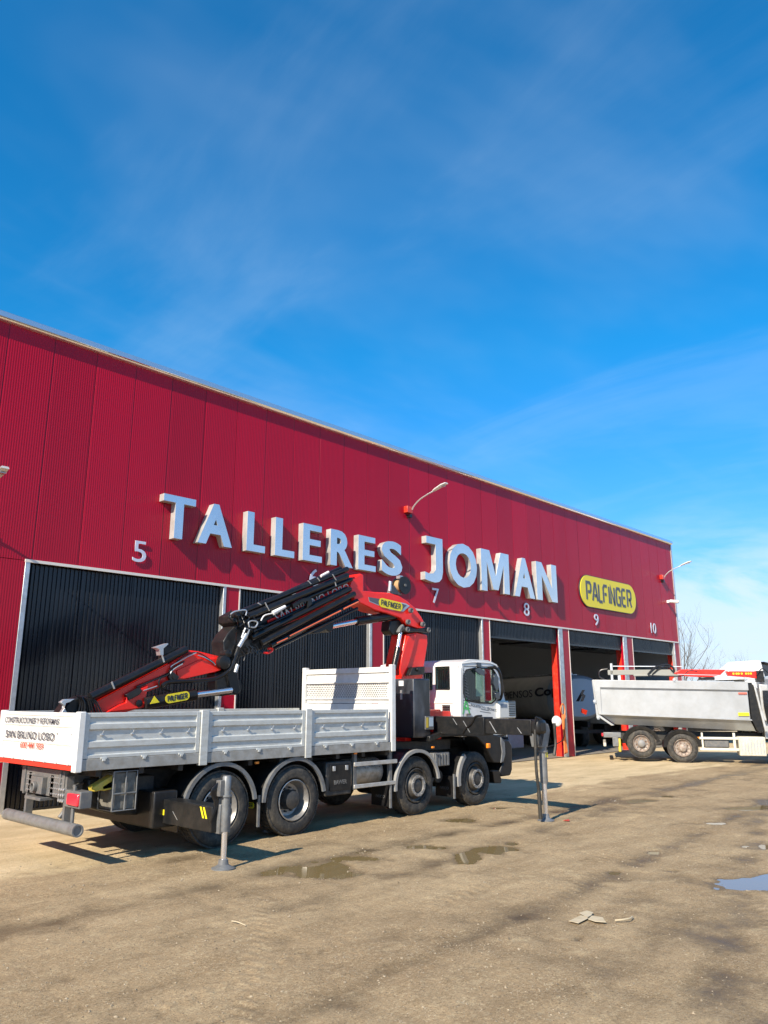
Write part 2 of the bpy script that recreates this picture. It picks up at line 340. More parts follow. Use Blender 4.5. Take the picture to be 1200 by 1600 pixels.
def ground_h(x, y):
    apr = np.clip((y-10.2)/.8, 0, 1)
    h = (.010*fbm(x, y, 1, 3, .45)+.014*fbm(x, y, 2, 4, 2.2)*(1-.8*apr)+.004*fbm(x, y, 3, 2, 14)*(1-.6*apr))
    for (sx_, sy_, dx_, dy_, wd, dpth) in ((2, 4.2, 12, 5.2, .16, .010), (2.6, 3.3, 9, 1.0, .14, .012), (4.6, 8.1, 14, 8.4, .2, .010), (3.6, 6.4, 10, 7.2, .17, .008), (9, 3.3, 26, 8, .25, .010), (9, 1.6, 26, 6.2, .25, .010)):
        L_ = math.hypot(dx_-sx_, dy_-sy_); nx, ny = -(dy_-sy_)/L_, (dx_-sx_)/L_; d = (x-sx_)*nx+(y-sy_)*ny + .25*fbm(x, y, 9, 2, .2)
        h -= dpth*np.exp(-(d/wd)**2)*(1-apr)
    for (sx_, sy_, dx_, dy_, wd, am) in ((3.3, 4.3, 6.4, 8.2, .16, .010), (6.3, 1.9, 9.5, 3.2, .18, .012), (2.9, 5.2, 9.0, 6.0, .15, .008), (8, 4.9, 16, 7.6, .18, .009)):
        L_ = math.hypot(dx_-sx_, dy_-sy_); tx_, ty_ = (dx_-sx_)/L_, (dy_-sy_)/L_; d = -(x-sx_)*ty_+(y-sy_)*tx_+.12*fbm(x, y, 11, 2, .3); a_ = (x-sx_)*tx_+(y-sy_)*ty_
        h += am*.55*np.sin((a_+np.abs(d)*.8)*2*math.pi/.17)*np.exp(-(d/wd)**4)*np.clip(a_/.5, 0, 1)*np.clip((L_-a_)/.5, 0, 1)*np.clip(.6+1.6*fbm(x, y, 12, 2, 1.3), 0, 1)
    wob = fbm(x, y, 5, 5, 2.0)*1.25
    for c, a, b, dp in pe:
        m2 = np.array([[a.x, b.x], [a.y, b.y]]); inv = np.linalg.inv(m2); u = inv[0, 0]*(x-c.x)+inv[0, 1]*(y-c.y); w = inv[1, 0]*(x-c.x)+inv[1, 1]*(y-c.y)
        r = np.sqrt(u*u+w*w)+wob*.9; h -= dp*.9*np.clip(1.25-r, 0, 1)**1.0*np.clip(1.6-np.sqrt(u*u+w*w), 0, 1).clip(0, 1)
    return h
def grid(name, xs, ys, hole=None):
    X_, Y_ = np.meshgrid(xs, ys, indexing='ij'); H_ = ground_h(X_, Y_)
    far = np.clip((np.hypot(X_, Y_)-40)/20, 0, 1); H_ = H_*(1-far)
    co = np.stack([X_, Y_, H_], -1).reshape(-1, 3).astype('f'); nx, ny = len(xs), len(ys)
    I = np.arange(nx*ny).reshape(nx, ny); q = np.stack([I[:-1, :-1], I[1:, :-1], I[1:, 1:], I[:-1, 1:]], -1).reshape(-1, 4)
    me = bpy.data.meshes.new(name); me.vertices.add(len(co)); me.vertices.foreach_set('co', co.ravel()); me.loops.add(q.size); me.loops.foreach_set('vertex_index', q.ravel().astype('i'))
    me.polygons.add(len(q)); me.polygons.foreach_set('loop_start', np.arange(0, q.size, 4, dtype='i')); me.update(); me.validate()
    me.polygons.foreach_set('use_smooth', np.ones(len(q), dtype=bool)); return me
xs = np.concatenate([[-3000, -800, -200, -60, -20, -8, -3, -1], np.arange(0, 16, .035), np.arange(16, 34, .07), [36, 40, 50, 70, 120, 300, 1000, 3000]])
ys = np.concatenate([[-3000, -800, -200, -60, -20, -8, -3, -1], np.arange(0, 11, .035), np.arange(11, 16, .08), [16.5, 20, 30, 50, 100, 300, 1000, 3000]])
gm = bpy.data.materials.new('dirt_yard'); gm.use_nodes = True; t = gm.node_tree; p = t.nodes['Principled BSDF']; L = t.links.new
geo = t.nodes.new('ShaderNodeNewGeometry')
def gn(scale, det=6, ro=.6, st=(1, 1, 1), rz=0, dist=0):
    mp = t.nodes.new('ShaderNodeMapping'); mp.inputs['Scale'].default_value = st; mp.inputs['Rotation'].default_value[2] = rz; L(geo.outputs['Position'], mp.inputs[0])
    n = t.nodes.new('ShaderNodeTexNoise'); n.inputs['Scale'].default_value = scale; n.inputs['Detail'].default_value = det; n.inputs['Roughness'].default_value = ro; n.inputs['Distortion'].default_value = dist; L(mp.outputs[0], n.inputs[0]); return n.outputs[0]
def gr(s, a, b, c=0., d=1.):
    r = t.nodes.new('ShaderNodeMapRange'); r.inputs[1].default_value = a; r.inputs[2].default_value = b; r.inputs[3].default_value = c; r.inputs[4].default_value = d; L(s, r.inputs[0]); return r.outputs[0]
def gx(f, a, b, bt='MIX'):
    x = t.nodes.new('ShaderNodeMix'); x.data_type = 'RGBA'; x.blend_type = bt
    if isinstance(f, float): x.inputs[0].default_value = f
    else: L(f, x.inputs[0])
    for i, v in ((6, a), (7, b)):
        if isinstance(v, tuple): x.inputs[i].default_value = (*v, 1)
        else: L(v, x.inputs[i])
    return x.outputs[2]
def gma(op, a, b):
    n = t.nodes.new('ShaderNodeMath'); n.operation = op
    for i, v in enumerate((a, b)):
        if isinstance(v, (int, float)): n.inputs[i].default_value = v
        else: L(v, n.inputs[i])
    return n.outputs[0]
c = gx(gr(gn(.35, 5, .6, (1, 2.2, 1), R(-8)), .35, .65), (.33, .236, .132), (.45, .334, .192))
c = gx(gr(gn(1.1, 8, .7, (.5, 2.2, 1), R(-20), .4), .42, .66, 0, .6), c, (.235, .162, .084))
c = gx(gr(gn(2.3, 8, .72, (1, 1.6, 1), R(15)), .55, .78, 0, .8), c, (.62, .49, .29))
c = gx(gr(gn(24, 8, .8), .50, .66, 0, .8), c, (.56, .45, .28))
c = gx(gr(gn(5.5, 8, .75, (1, 2.5, 1), R(-12)), .50, .70, 0, .35), c, (.19, .13, .065))
c = gx(gr(gn(60, 5, .85), .36, .49, .85, 0), c, (.10, .07, .04))
wh = t.nodes.new('ShaderNodeTexVoronoi'); wh.inputs['Scale'].default_value = 34; L(geo.outputs['Position'], wh.inputs['Vector'])
c = gx(gma('MULTIPLY', gma('LESS_THAN', wh.outputs['Distance'], .17), gr(gn(1.6, 5, .7), .50, .62, 0, .8)), c, (.62, .54, .40))
# paler concrete apron beside the hall
sp = t.nodes.new('ShaderNodeSeparateXYZ'); L(geo.outputs['Position'], sp.inputs[0])
ap = gma('ADD', sp.outputs[1], gma('MULTIPLY', gma('SUBTRACT', gn(.7, 6, .65, (.5, 1.2, 1)), .5), 3.2))
apm = gr(ap, 10.0, 10.5)
ca = gx(gr(gn(.8, 7, .65, (.6, 1.8, 1)), .38, .68), (.62, .49, .30), (.43, .33, .185))
ca = gx(gr(gn(9, 6, .75), .5, .75, 0, .5), ca, (.68, .56, .37))
c = gx(apm, c, ca)
# damp rim where the ground is low
sz = gr(sp.outputs[2], -.020, .000, .85, 0.); c = gx(sz, c, (.075, .052, .028))
# wet dark patches and stains of their own shape
c = gx(gr(gn(.55, 6, .7, (1, 1.7, 1), R(25)), .60, .68, 0, .45), c, (.15, .105, .055))
L(c, p.inputs['Base Color']); L(gr(sp.outputs[2], -.02, -.006, .35, .92), p.inputs['Roughness']); p.inputs['Specular IOR Level'].default_value = .25
hgt = gma('ADD', gma('MULTIPLY', gn(18, 8, .75), 1.0), gma('ADD', gma('MULTIPLY', gn(90, 4, .7), .35), gma('MULTIPLY', gn(5, 6, .7, (.5, 2, 1), R(-14)), 1.2)))
bp = t.nodes.new('ShaderNodeBump'); bp.inputs['Strength'].default_value = .7; bp.inputs['Distance'].default_value = .024; L(hgt, bp.inputs['Height']); L(bp.outputs[0], p.inputs['Normal'])
gme = grid('ground', xs, ys); gme.materials.append(gm); go = bpy.data.objects.new('ground', gme); link(go); tag(go, kind='structure')
# puddle water
wat = mat('muddy_water', (.20, .145, .065), .03, ior=1.33)
wat.node_tree.nodes['Principled BSDF'].inputs['Specular IOR Level'].default_value = .6
wm_ = M()
for c_, a, b, dp in pe:
    k = 24; wm_.v += []; base = len(wm_.v)
    wm_.v += [V((c_.x, c_.y, 0))+(a*math.cos(2*PI*i/k)+b*math.sin(2*PI*i/k))*1.7 for i in range(k)]
    for i in range(base, base+k): wm_.v[i].z = -.0155-.0001*(base//k)
    wm_.f.append(tuple(range(base, base+k)))
po = build('puddle_water', wm_, wat, smooth=False, fixn=False); tag(po, kind='structure')
# loose stones
def gravel():
    N = 42000; x = rng.uniform(1.5, 26, N); y = rng.uniform(1.0, 10.8, N)
    # denser ridges
    for cx, cy, s_, n_ in ((5.6, 7.3, .5, 900), (6.9, 7.7, .45, 700), (4.9, 6.6, .4, 600), (8.9, 8.1, .5, 400), (5.2, 3.2, .5, 700), (6.0, 4.6, .6, 500), (11.5, 4.6, .6, 400), (7.5, 9.4, .5, 350)):
        x = np.concatenate([x, rng.normal(cx, s_, n_)]); y = np.concatenate([y, rng.normal(cy, s_*.6, n_)])
    keep = fbm(x, y, 21, 3, .6)+rng.normal(0, .25, len(x)) > -.05; x = x[keep]; y = y[keep]; n = len(x)
    r = np.exp(rng.normal(-5.3, .55, n)).clip(.002, .016)
    ph = rng.uniform(0, 6.28, n); z = ground_h(x, y); tpl = np.array([[1, 0, 0], [.3, .95, 0], [-.9, .4, 0], [-.5, -.85, 0], [.6, -.75, 0], [0.1, 0, .6], [0, 0, -.5]])
    co = np.tile(tpl, (n, 1, 1)) + rng.normal(0, .14, (n, 7, 3)); cs, sn = np.cos(ph)[:, None], np.sin(ph)[:, None]
    X_ = (co[..., 0]*cs-co[..., 1]*sn*.8)*r[:, None]+x[:, None]; Y_ = (co[..., 0]*sn+co[..., 1]*cs*.8)*r[:, None]+y[:, None]; Z_ = co[..., 2]*r[:, None]+z[:, None]+r[:, None]*.15
    vv = np.stack([X_, Y_, Z_], -1).reshape(-1, 3); ft = np.array([[i, (i+1) % 5, 5] for i in range(5)]); fc = (ft[None]+np.arange(n)[:, None, None]*7).reshape(-1, 3)
    me = bpy.data.meshes.new('gravel'); me.from_pydata(vv.tolist(), [], fc.tolist()); me.update(); me.materials.append(mat('stone', (.40, .33, .23), .85, col2=(.17, .13, .08), nsc=7, lo=.35, hi=.6))
    o = bpy.data.objects.new('gravel', me); link(o); tag(o, 'loose pebbles and grit strewn over the muddy yard', 'gravel', kind='stuff')
gravel()

# ------------------------------------------------------------------ workshop hall
YF = 15.79; ZD = 4.83; ZT = 9.74; X0 = -14.; X1 = 38.05
hall = empty('workshop_hall', (12, 16, 0), label='long crimson ribbed metal workshop hall with numbered black bay doors', cat='building')
def corrugated(x0, x1, z0, z1, y, pitch, dep, m=None, seams=None, duty=.35):
    m = m or M(); xs_ = []; x = x0
    pr = [(0, 0), (duty, 0), (duty+.12, 1), (.88, 1)]
    while x < x1-1e-4:
        for a, d in pr:
            xx = x+a*pitch
            if xx < x1:
                yy = y+d*dep
                if seams and abs(((xx-seams[0]) % seams[1])) < pitch*.5: yy = y+dep*2.6
                xs_.append((xx, yy))
        x += pitch
    xs_.append((x1, y)); b = len(m.v); n = len(xs_)
    for z in (z0, z1): m.v += [V((a, c_, z)) for a, c_ in xs_]
    m.f += [(b+i, b+i+1, b+n+i+1, b+n+i) for i in range(n-1)]; return m
m = corrugated(X0, X1, ZD, ZT, YF, .05, .0025, seams=(5.41, .968))
m.box(X0, X1, YF+.03, YF+.25, ZD, ZT)
build('facade_cladding', m, clad, hall, smooth=False, fixn=False)
bays = [(6.35, 11.07), (11.57, 16.21), (16.81, 21.69), (22.17, 26.71), (27.49, 32.10), (33.00, 37.42)]
m = corrugated(X0, 6.25, 0, ZD-.012, YF, .05, .0025, seams=(5.41, .968)); m.box(X0, 6.25, YF+.03, YF+.25, 0, ZD-.012)
build('wall_cladding', m, clad, hall, smooth=False, fixn=False)
# bay piers: red faced steel posts with a galvanised jamb strip and a red inner face
piers = [(b0[1], b1[0]) for b0, b1 in zip(bays, bays[1:])]+[(37.42, 38.05)]
pier_src = {}
for (a, b) in piers:
    w = b-a; g = .36*w if w > .65 else .15*w
    pc = M().box(a+.012, b-.035, YF, YF+.13, 0, ZD-.012); po_ = build('pier', pc, clad, hall)
    build('jamb_strip', M().box(a-.01, a+g, YF-.014, YF+(.03 if w > .65 else .135), 0, ZD-.014), galv, po_, bevel=.006)
    build('edge_trim', M().box(b-.035, b, YF-.012, YF+.1, 0, ZD-.014), cream, po_)
    if a > 21: build('inner_column', M().box(a+.03, a+.30, YF+.14, YF+.16, 0, ZD+.3).box(a+.03, a+.30, YF+.36, YF+.38, 0, ZD+.3).box(a+.08, a+.12, YF+.16, YF+.36, 0, ZD+.3), redpost, po_)
build('jamb_strip', M().box(6.26, 6.36, YF-.016, YF+.05, 0, ZD-.014), galv, hall, bevel=.006)
build('lintel_trim', M().box(6.25, X1, YF-.028, YF+.02, ZD-.035, ZD+.022), cream, hall)
build('base_trim', M().box(X0, 6.25, YF-.02, YF+.02, 0.02, .1), galv, hall)
def bay_door(a, b, closed):
    if closed:
        m = corrugated(a, b, .03, ZD-.04, YF+.12, .092, .026, duty=.30)
        d = build('bay_door', m, doorm, hall, smooth=False, fixn=False)
        mm = M().box(a+.10, a+.13, YF+.095, YF+.115, .03, ZD-.04)
        for k in (1, 2, 3): xx = a+(b-a)*k/4; mm.box(xx-.012, xx+.012, YF+.108, YF+.118, .03, ZD-.04)
        build('door_joint', mm, doorm, d); build('bottom_seal', M().box(a, b, YF+.09, YF+.16, .0, .05), hosem, d)
    else:
        m = corrugated(a, b, 4.25, ZD-.04, YF+.12, .092, .022, duty=.30)
        d = build('bay_door', m, doorm, hall, smooth=False, fixn=False)
        build('bottom_rail', M().box(a, b, YF+.1, YF+.16, 4.19, 4.25), doorm, d)
        build('folded_leaf', M().box(a+.05, b-.05, YF+.2, YF+3.4, 4.35, 4.42), doorm, d)
for i, (a, b) in enumerate(bays): bay_door(a, b, i < 3)
# body of the hall
build('side_wall', M().box(X1-.06, X1+.0, YF+.26, YF+24, 0, ZT), clad, hall)
build('inner_side_wall', M().box(X1-.2, X1-.08, YF+.5, YF+23.8, 0, 7), mat('inner_side', (.32, .33, .33), .7), hall)
build('rear_wall', M().box(X0, X1-.21, YF+23.8, YF+24, 0, ZT), clad, hall)
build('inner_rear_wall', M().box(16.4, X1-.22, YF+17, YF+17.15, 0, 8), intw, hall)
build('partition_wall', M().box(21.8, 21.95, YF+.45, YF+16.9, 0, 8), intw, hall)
build('end_wall', M().box(X0, X0+.06, YF+.26, YF+23.7, 0, ZT-.01), clad, hall)
def roof_z(y): return ZT-.25+.25*(1-abs(y-12)/12)
for y0, y1, xa, xb in ((.3, 2, X0, X1-.1), (2, 11.5, X0, 22), (11.5, 12, X0, X1-.1), (12, 24.1, X0, X1-.1)):
    build('roof', M().prism([(xa, YF+y0, roof_z(y0)), (xa, YF+y1, roof_z(y1)), (xa, YF+y1, roof_z(y1)-.1), (xa, YF+y0, roof_z(y0)-.1)], (xb-xa, 0, 0)), galv, hall)
build('added_skylight', M().prism([(22, YF+2, roof_z(2)), (22, YF+11.5, roof_z(11.5)), (22, YF+11.5, roof_z(11.5)-.02), (22, YF+2, roof_z(2)-.02)], (X1-22.2, 0, 0)), skym, hall)  # unseen roof panel, added to let more light onto the tank
m = M()
for k in range(5): yy = YF+2.5+k*3.4; m.box(21.96, X1-.25, yy, yy+.18, 5.6-.0*k, 6.0)
for k in range(7): xx = 22.6+k*2.4; m.box(xx, xx+.1, YF+1.5, YF+16.8, 6.02, 6.2)
build('roof_beam', m, intb, hall)
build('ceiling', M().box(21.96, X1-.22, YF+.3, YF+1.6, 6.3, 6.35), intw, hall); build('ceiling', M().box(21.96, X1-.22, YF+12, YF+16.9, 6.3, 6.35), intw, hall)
# mirror-bright eaves flashing
prof = [(-.02, 0), (-.09, .02), (-.125, .06), (-.115, .17), (-.05, .215), (0, .22), (.3, .22), (.3, .18), (.02, .17), (.02, 0)]
rings = [[V((x, YF+a, ZT-.02+b)) for a, b in prof] for x in [X0+i*3.02 for i in range(int((X1-X0)/3.02)+1)]+[X1+.02]]
build('eaves_flashing', M().loft(rings), chrome, hall)
build('corner_flashing', M().box(X1-.06, X1+.06, YF-.03, YF+.2, 0, ZT-.02), galv, hall)
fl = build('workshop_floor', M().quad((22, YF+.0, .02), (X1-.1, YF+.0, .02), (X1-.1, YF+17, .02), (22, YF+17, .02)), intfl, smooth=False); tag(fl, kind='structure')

# bay numbers
for s, x, w in (('5', 8.73, .33), ('6', 13.98, .34), ('7', 19.2, .34), ('8', 24.48, .36), ('9', 29.75, .37), ('10', 35.2, .55)):
    o = text('bay_number', s, w, .48, (x-w/2, YF-.025, 5.10), (1, 0, 0), (0, 0, 1), num_m, None, depth=.02)
    tag(o, 'grey numeral %s on the crimson cladding above bay %s' % (s, s), 'number', 'bay numbers above the doors')

# lettering
L1 = [('T', 9.15, 9.92+.1), ('A', 10.12, 11.11), ('L', 11.55, 12.14), ('L', 12.46, 13.12), ('E', 13.41, 14.11), ('R', 14.43, 15.3), ('E', 15.52, 16.25), ('S', 16.5, 17.42)]
L2 = [('J', 18.5, 19.4), ('O', 19.74, 21.25), ('M', 21.5, 23.19), ('A', 23.50, 24.84), ('N', 25.0, 26.45)]
GL = {'T': [(0, 1), (1, 1), (1, .83), (.63, .83), (.63, 0), (.37, 0), (.37, .83), (0, .83)],
      'L': [(0, 1), (.37, 1), (.37, .18), (1, .18), (1, 0), (0, 0)],
      'E': [(0, 1), (.97, 1), (.97, .83), (.35, .83), (.35, .60), (.92, .60), (.92, .43), (.35, .43), (.35, .17), (1, .17), (1, 0), (0, 0)],
      'M': [(0, 0), (0, 1), (.30, 1), (.5, .40), (.70, 1), (1, 1), (1, 0), (.80, 0), (.80, .68), (.59, .06), (.41, .06), (.20, .68), (.20, 0)],
      'N': [(0, 0), (0, 1), (.27, 1), (.74, .36), (.74, 1), (1, 1), (1, 0), (.73, 0), (.26, .64), (.26, 0)],
      'J': [(.08, 1), (1, 1), (1, .26), (.93, .10), (.78, .02), (.55, -.01), (.30, 0), (.0, .03), (.0, .20), (.25, .17), (.45, .19), (.58, .27), (.60, .38), (.60, .84), (.08, .84)]}
def letters(rows, top, label):
    s = empty('wall_sign', (rows[0][1], YF, 5.74), label=label, cat='sign', group='steel lettering on the facade')
    for ch, a, b in rows:
        if ch in GL:
            m = M().prism([(a+u*(b-a), YF-.20, 5.74+v*(top-5.74)) for u, v in GL[ch]], (0, .198, 0)); o = build('letter', m, steel_face, s, bevel=.006, smooth=False)
        else:
            o = text('letter', ch, b-a, top-5.74+(.03 if ch in 'OS' else 0), (a, YF-.0, 5.74-(.02 if ch in 'OS' else 0)), (1, 0, 0), (0, 0, 1), steel_face, s, depth=.20, bold=.04, bevel=.006)
            # text extrudes along u x v = -Y, i.e. out of the wall
        o.data.materials.append(letter_side); me = o.data
        for pl in me.polygons:
            if abs(pl.normal.y) < .5: pl.material_index = 1
letters(L1, 6.76, 'big brushed steel letters TALLERES standing off the crimson facade')
letters(L2, 7.2, 'taller brushed steel letters JOMAN on the crimson facade above bays 7 and 8')
# yellow pill sign
ps = empty('wall_sign', (31, YF, 5.8), label='yellow pill shaped PALFINGER sign above bay 9', cat='sign')
u, v = V((1, 0, 0)), V((0, 0, 1))
build('backing', pill((31, YF-.0, 6.49), u, v, 5.06, 1.36, .05), dark_t, ps)
build('face_panel', pill((31, YF-.051, 6.49), u, v, 5.0, 1.3, .02), yellow, ps)
stroke_text('lettering', 'PALFINGER', 4.05, .72, (28.97, YF-.072, 6.13), u, v, dgrey_t, ps, sw=.085, depth=.01)

# wall lamps
def wall_lamp(x, z, hx, label, src=None):
    l = empty('wall_lamp', (x, YF, z), local=True, label=label, cat='lamp', group='lamps on the hall facade')
    build('bracket', M().box(-.13, .13, -.16, -.002, -.11, .10), redpost, l, bevel=.01)
    build('junction_box', M().box(.0, .12, -.14, -.01, -.25, -.15), hosem, l)
    build('arm', M().tube([(.1, -.16, .0), (.1, -.22, .1), (.12, -.45, .28), (.15, -.8, .42), (.18, -1.0, .48)], .022), galv, l)
    h = build('lamp_head', M().loft([[V((.18+w_*sx_, y, zz_+.5+hh*sz_)) for sx_, sz_ in ((-1, 0), (-.7, .9), (.7, .9), (1, 0), (.8, -.4), (-.8, -.4))] for y, w_, hh, zz_ in ((-.95, .035, .03, -.02), (-1.05, .07, .04, .01), (-1.32, .10, .045, .09), (-1.5, .08, .03, .13))]), white, l)
    build('lamp_glass', M().box(.11, .25, -1.4, -1.12, .555, .565, Matrix.Rotation(0, 3, 'X')), galv, h)
    return l
wall_lamp(17.85, 7.94, 0, 'white arm lamp on red bracket above the letter J')
wall_lamp(36.55, 7.9, 0, 'white arm lamp on red bracket at the far right corner of the facade')
lhp = at(6, 734, Y=YF-1.45); wall_lamp(lhp.x-.18, lhp.z-.6, 0, 'white lamp at left edge of the photo, casting shadow above bay 5')
cm = empty('security_camera', (37.0, YF, 6.8), label='small white camera under the lamp at the far facade corner', cat='camera')
build('housing', M().lathe((37.1, YF-.1, 6.78), (.3, -1, -.15), [(0, .05), (.03, .08), (.42, .08), (.44, .05)], 14), white, cm); build('mount', M().box(37.02, 37.14, YF-.12, YF-.001, 6.7, 6.82), white, cm)

# hanging things on the pier
hw = empty('work_lamp', (26.8, YF, 1.5), label='round white work lamp hanging on the pier between bays 8 and 9', cat='lamp')
hp = at(869, 1127, Y=YF-.25)
build('shade', M().lathe(hp, (-.5, -1, .1), [(-.08, .06), (0, .17), (.03, .20), (.10, .17), (.14, .06)], 18), white, hw); build('holder', M().cyl(hp+V((.05, .1, -.25)), hp+V((.02, .02, -.05)), .05), hosem, hw)
hc = M()
for k in range(5): hc.tube([(26.55+.03*k, YF-.06-.015*k, 1.55), (26.52+.03*k, YF-.1, .9), (26.5+.05*k, YF-.12, .12+.01*k)], .02)
hc.tube([(26.6, YF-.06, 1.5), (26.4, YF-.1, 1.75), (26.62, YF-.08, 1.95), (26.75, YF-.08, 1.7), (26.62, YF-.1, 1.45)], .022)
tag(build('air_hose', hc, mat('orange_hose', (.75, .22, .06), .5), origin=(26.6, YF-.1, 0)), 'orange air hoses hanging down the pier beside the open bay 8', 'hose')
tag(build('power_cable', M().tube([(26.6, YF-.15, 1.4), (26.2, YF-.3, .75), (25.7, YF-.2, .5), (25.2, YF+.3, .35)], .018), hosem, origin=(26, YF, 0)), 'thin black cable drooping from the pier into bay 8', 'cable')
tp = M(); q = [at(x, y, Y=YF+1.2) for x, y in ((793, 1146), (818, 1148), (819, 1168), (797, 1170))]; tp.prism(q, (.4, .8, 0))
tag(build('crate', tp, tarp_m, bevel=.03, origin=q[3]), 'blue grey plastic crate on the floor inside bay 8', 'crate')

# tank trailer inside the hall
ta = math.atan2(-8.64, -5.6)
TD = V((30.9-36.5, 16.75+.6-25.36, 0)).normalized(); TE = V((30.95, 17.35, 0))
tt = empty('tank_trailer', (33, 21, 0), label='cream feed tank trailer lettered PIENSOS Cope inside bays 8 and 9', cat='tank trailer')
m = M(); N_ = Vector((TD.y, -TD.x, 0))
if N_.dot(V((-1, -1, 0))) < 0: N_ = -N_
def oval(c_, w, h): return [c_+N_*(w*math.copysign(abs(math.cos(a))**.8, math.cos(a)))+V((0, 0, h*math.copysign(abs(math.sin(a))**.8, math.sin(a)))) for a in [2*PI*i/32 for i in range(32)]]
tc_ = TE+V((0, 0, 2.18))
build('tank', M().loft([oval(tc_-TD*a, w, h) for a, w, h in ((12, 1.15, 1.0), (1.0, 1.15, 1.0))], False), tank_m, tt)
build('tank_end', M().loft([oval(tc_-TD*a, w, h) for a, w, h in ((.999, 1.155, 1.005), (.3, 1.12, .95), (.02, .95, .8), (0, .6, .5))]), tank_b, tt)
m = M(); 
for a in (2.0, 4.5, 7.0, 9.5): m.lathe(tc_-TD*a+V((0, 0, .95)), (0, 0, 1), [(0, .28), (.1, .28), (.12, .2)], 18)
m.tube([tc_+V((0, 0, 1.05))-TD*.8, tc_+V((0, 0, 1.1))-TD*11], .04)
build('hatch', m, galv, tt); build('walkway', M().prism([tc_-TD*a+N_*b+V((0, 0, .99)) for a, b in ((.9, -.3), (.9, .3), (11.5, .3), (11.5, -.3))], (0, 0, .03)), galv, tt)
fr = M()
for s_ in (-.5, .5): fr.prism([tc_-TD*a+N_*s_+V((0, 0, z)) for a, z in ((.3, -1.0), (11.5, -1.0), (11.5, -1.25), (.3, -1.25))], N_*.12)
fr.prism([tc_-TD*.25+N_*b+V((0, 0, z)) for b, z in ((-1.1, -1.35), (1.1, -1.35), (1.1, -1.5), (-1.1, -1.5))], -TD*.1)
build('chassis', fr, chass, tt)
for a in (2.2, 3.5, 4.8):
    for s_ in (-1.12, .78): build('wheel', M().lathe(tc_-TD*a+N_*s_+V((0, 0, -1.68)), N_, [(0, .3), (0, .48), (.05, .52), (.29, .52), (.34, .48), (.34, .3)], 24), rubber, tt)
tu = TD; to = tc_+N_*1.17
def on_tank(px, py):  # where the view ray meets the tank's side plane
    d = FW*F+RT*(px-600)-UP*(py-800); k = ((to-CAM).dot(N_))/d.dot(N_); return CAM+d*k
for s, (xa, ya), (xb, yb), h_, b_ in (('PIENSOS', (788, 1092), (832, 1089), .33, 0), ('Cope', (836, 1093), (884, 1088), .50, .03)):
    A = on_tank(xa, ya); B = on_tank(xb, yb); text('lettering', s, (B-A).length, h_, A+N_*.0, (B-A), (0, 0, 1), dark_t, tt, bold=b_)
em = M()
for pts in (((900, 1096), (905, 1096), (914, 1078), (910, 1078)), ((905, 1087), (912, 1084), (915, 1087), (911, 1096), (907, 1096), (910, 1088))): em.prism([on_tank(*q_) for q_ in pts], N_*.01)
build('emblem', em, dark_t, tt)
em = M(); em.prism([on_tank(*q_) for q_ in ((909, 1107), (918, 1110), (916, 1117), (908, 1113))], N_*.01); build('hazard_plate', em, redpost, tt)

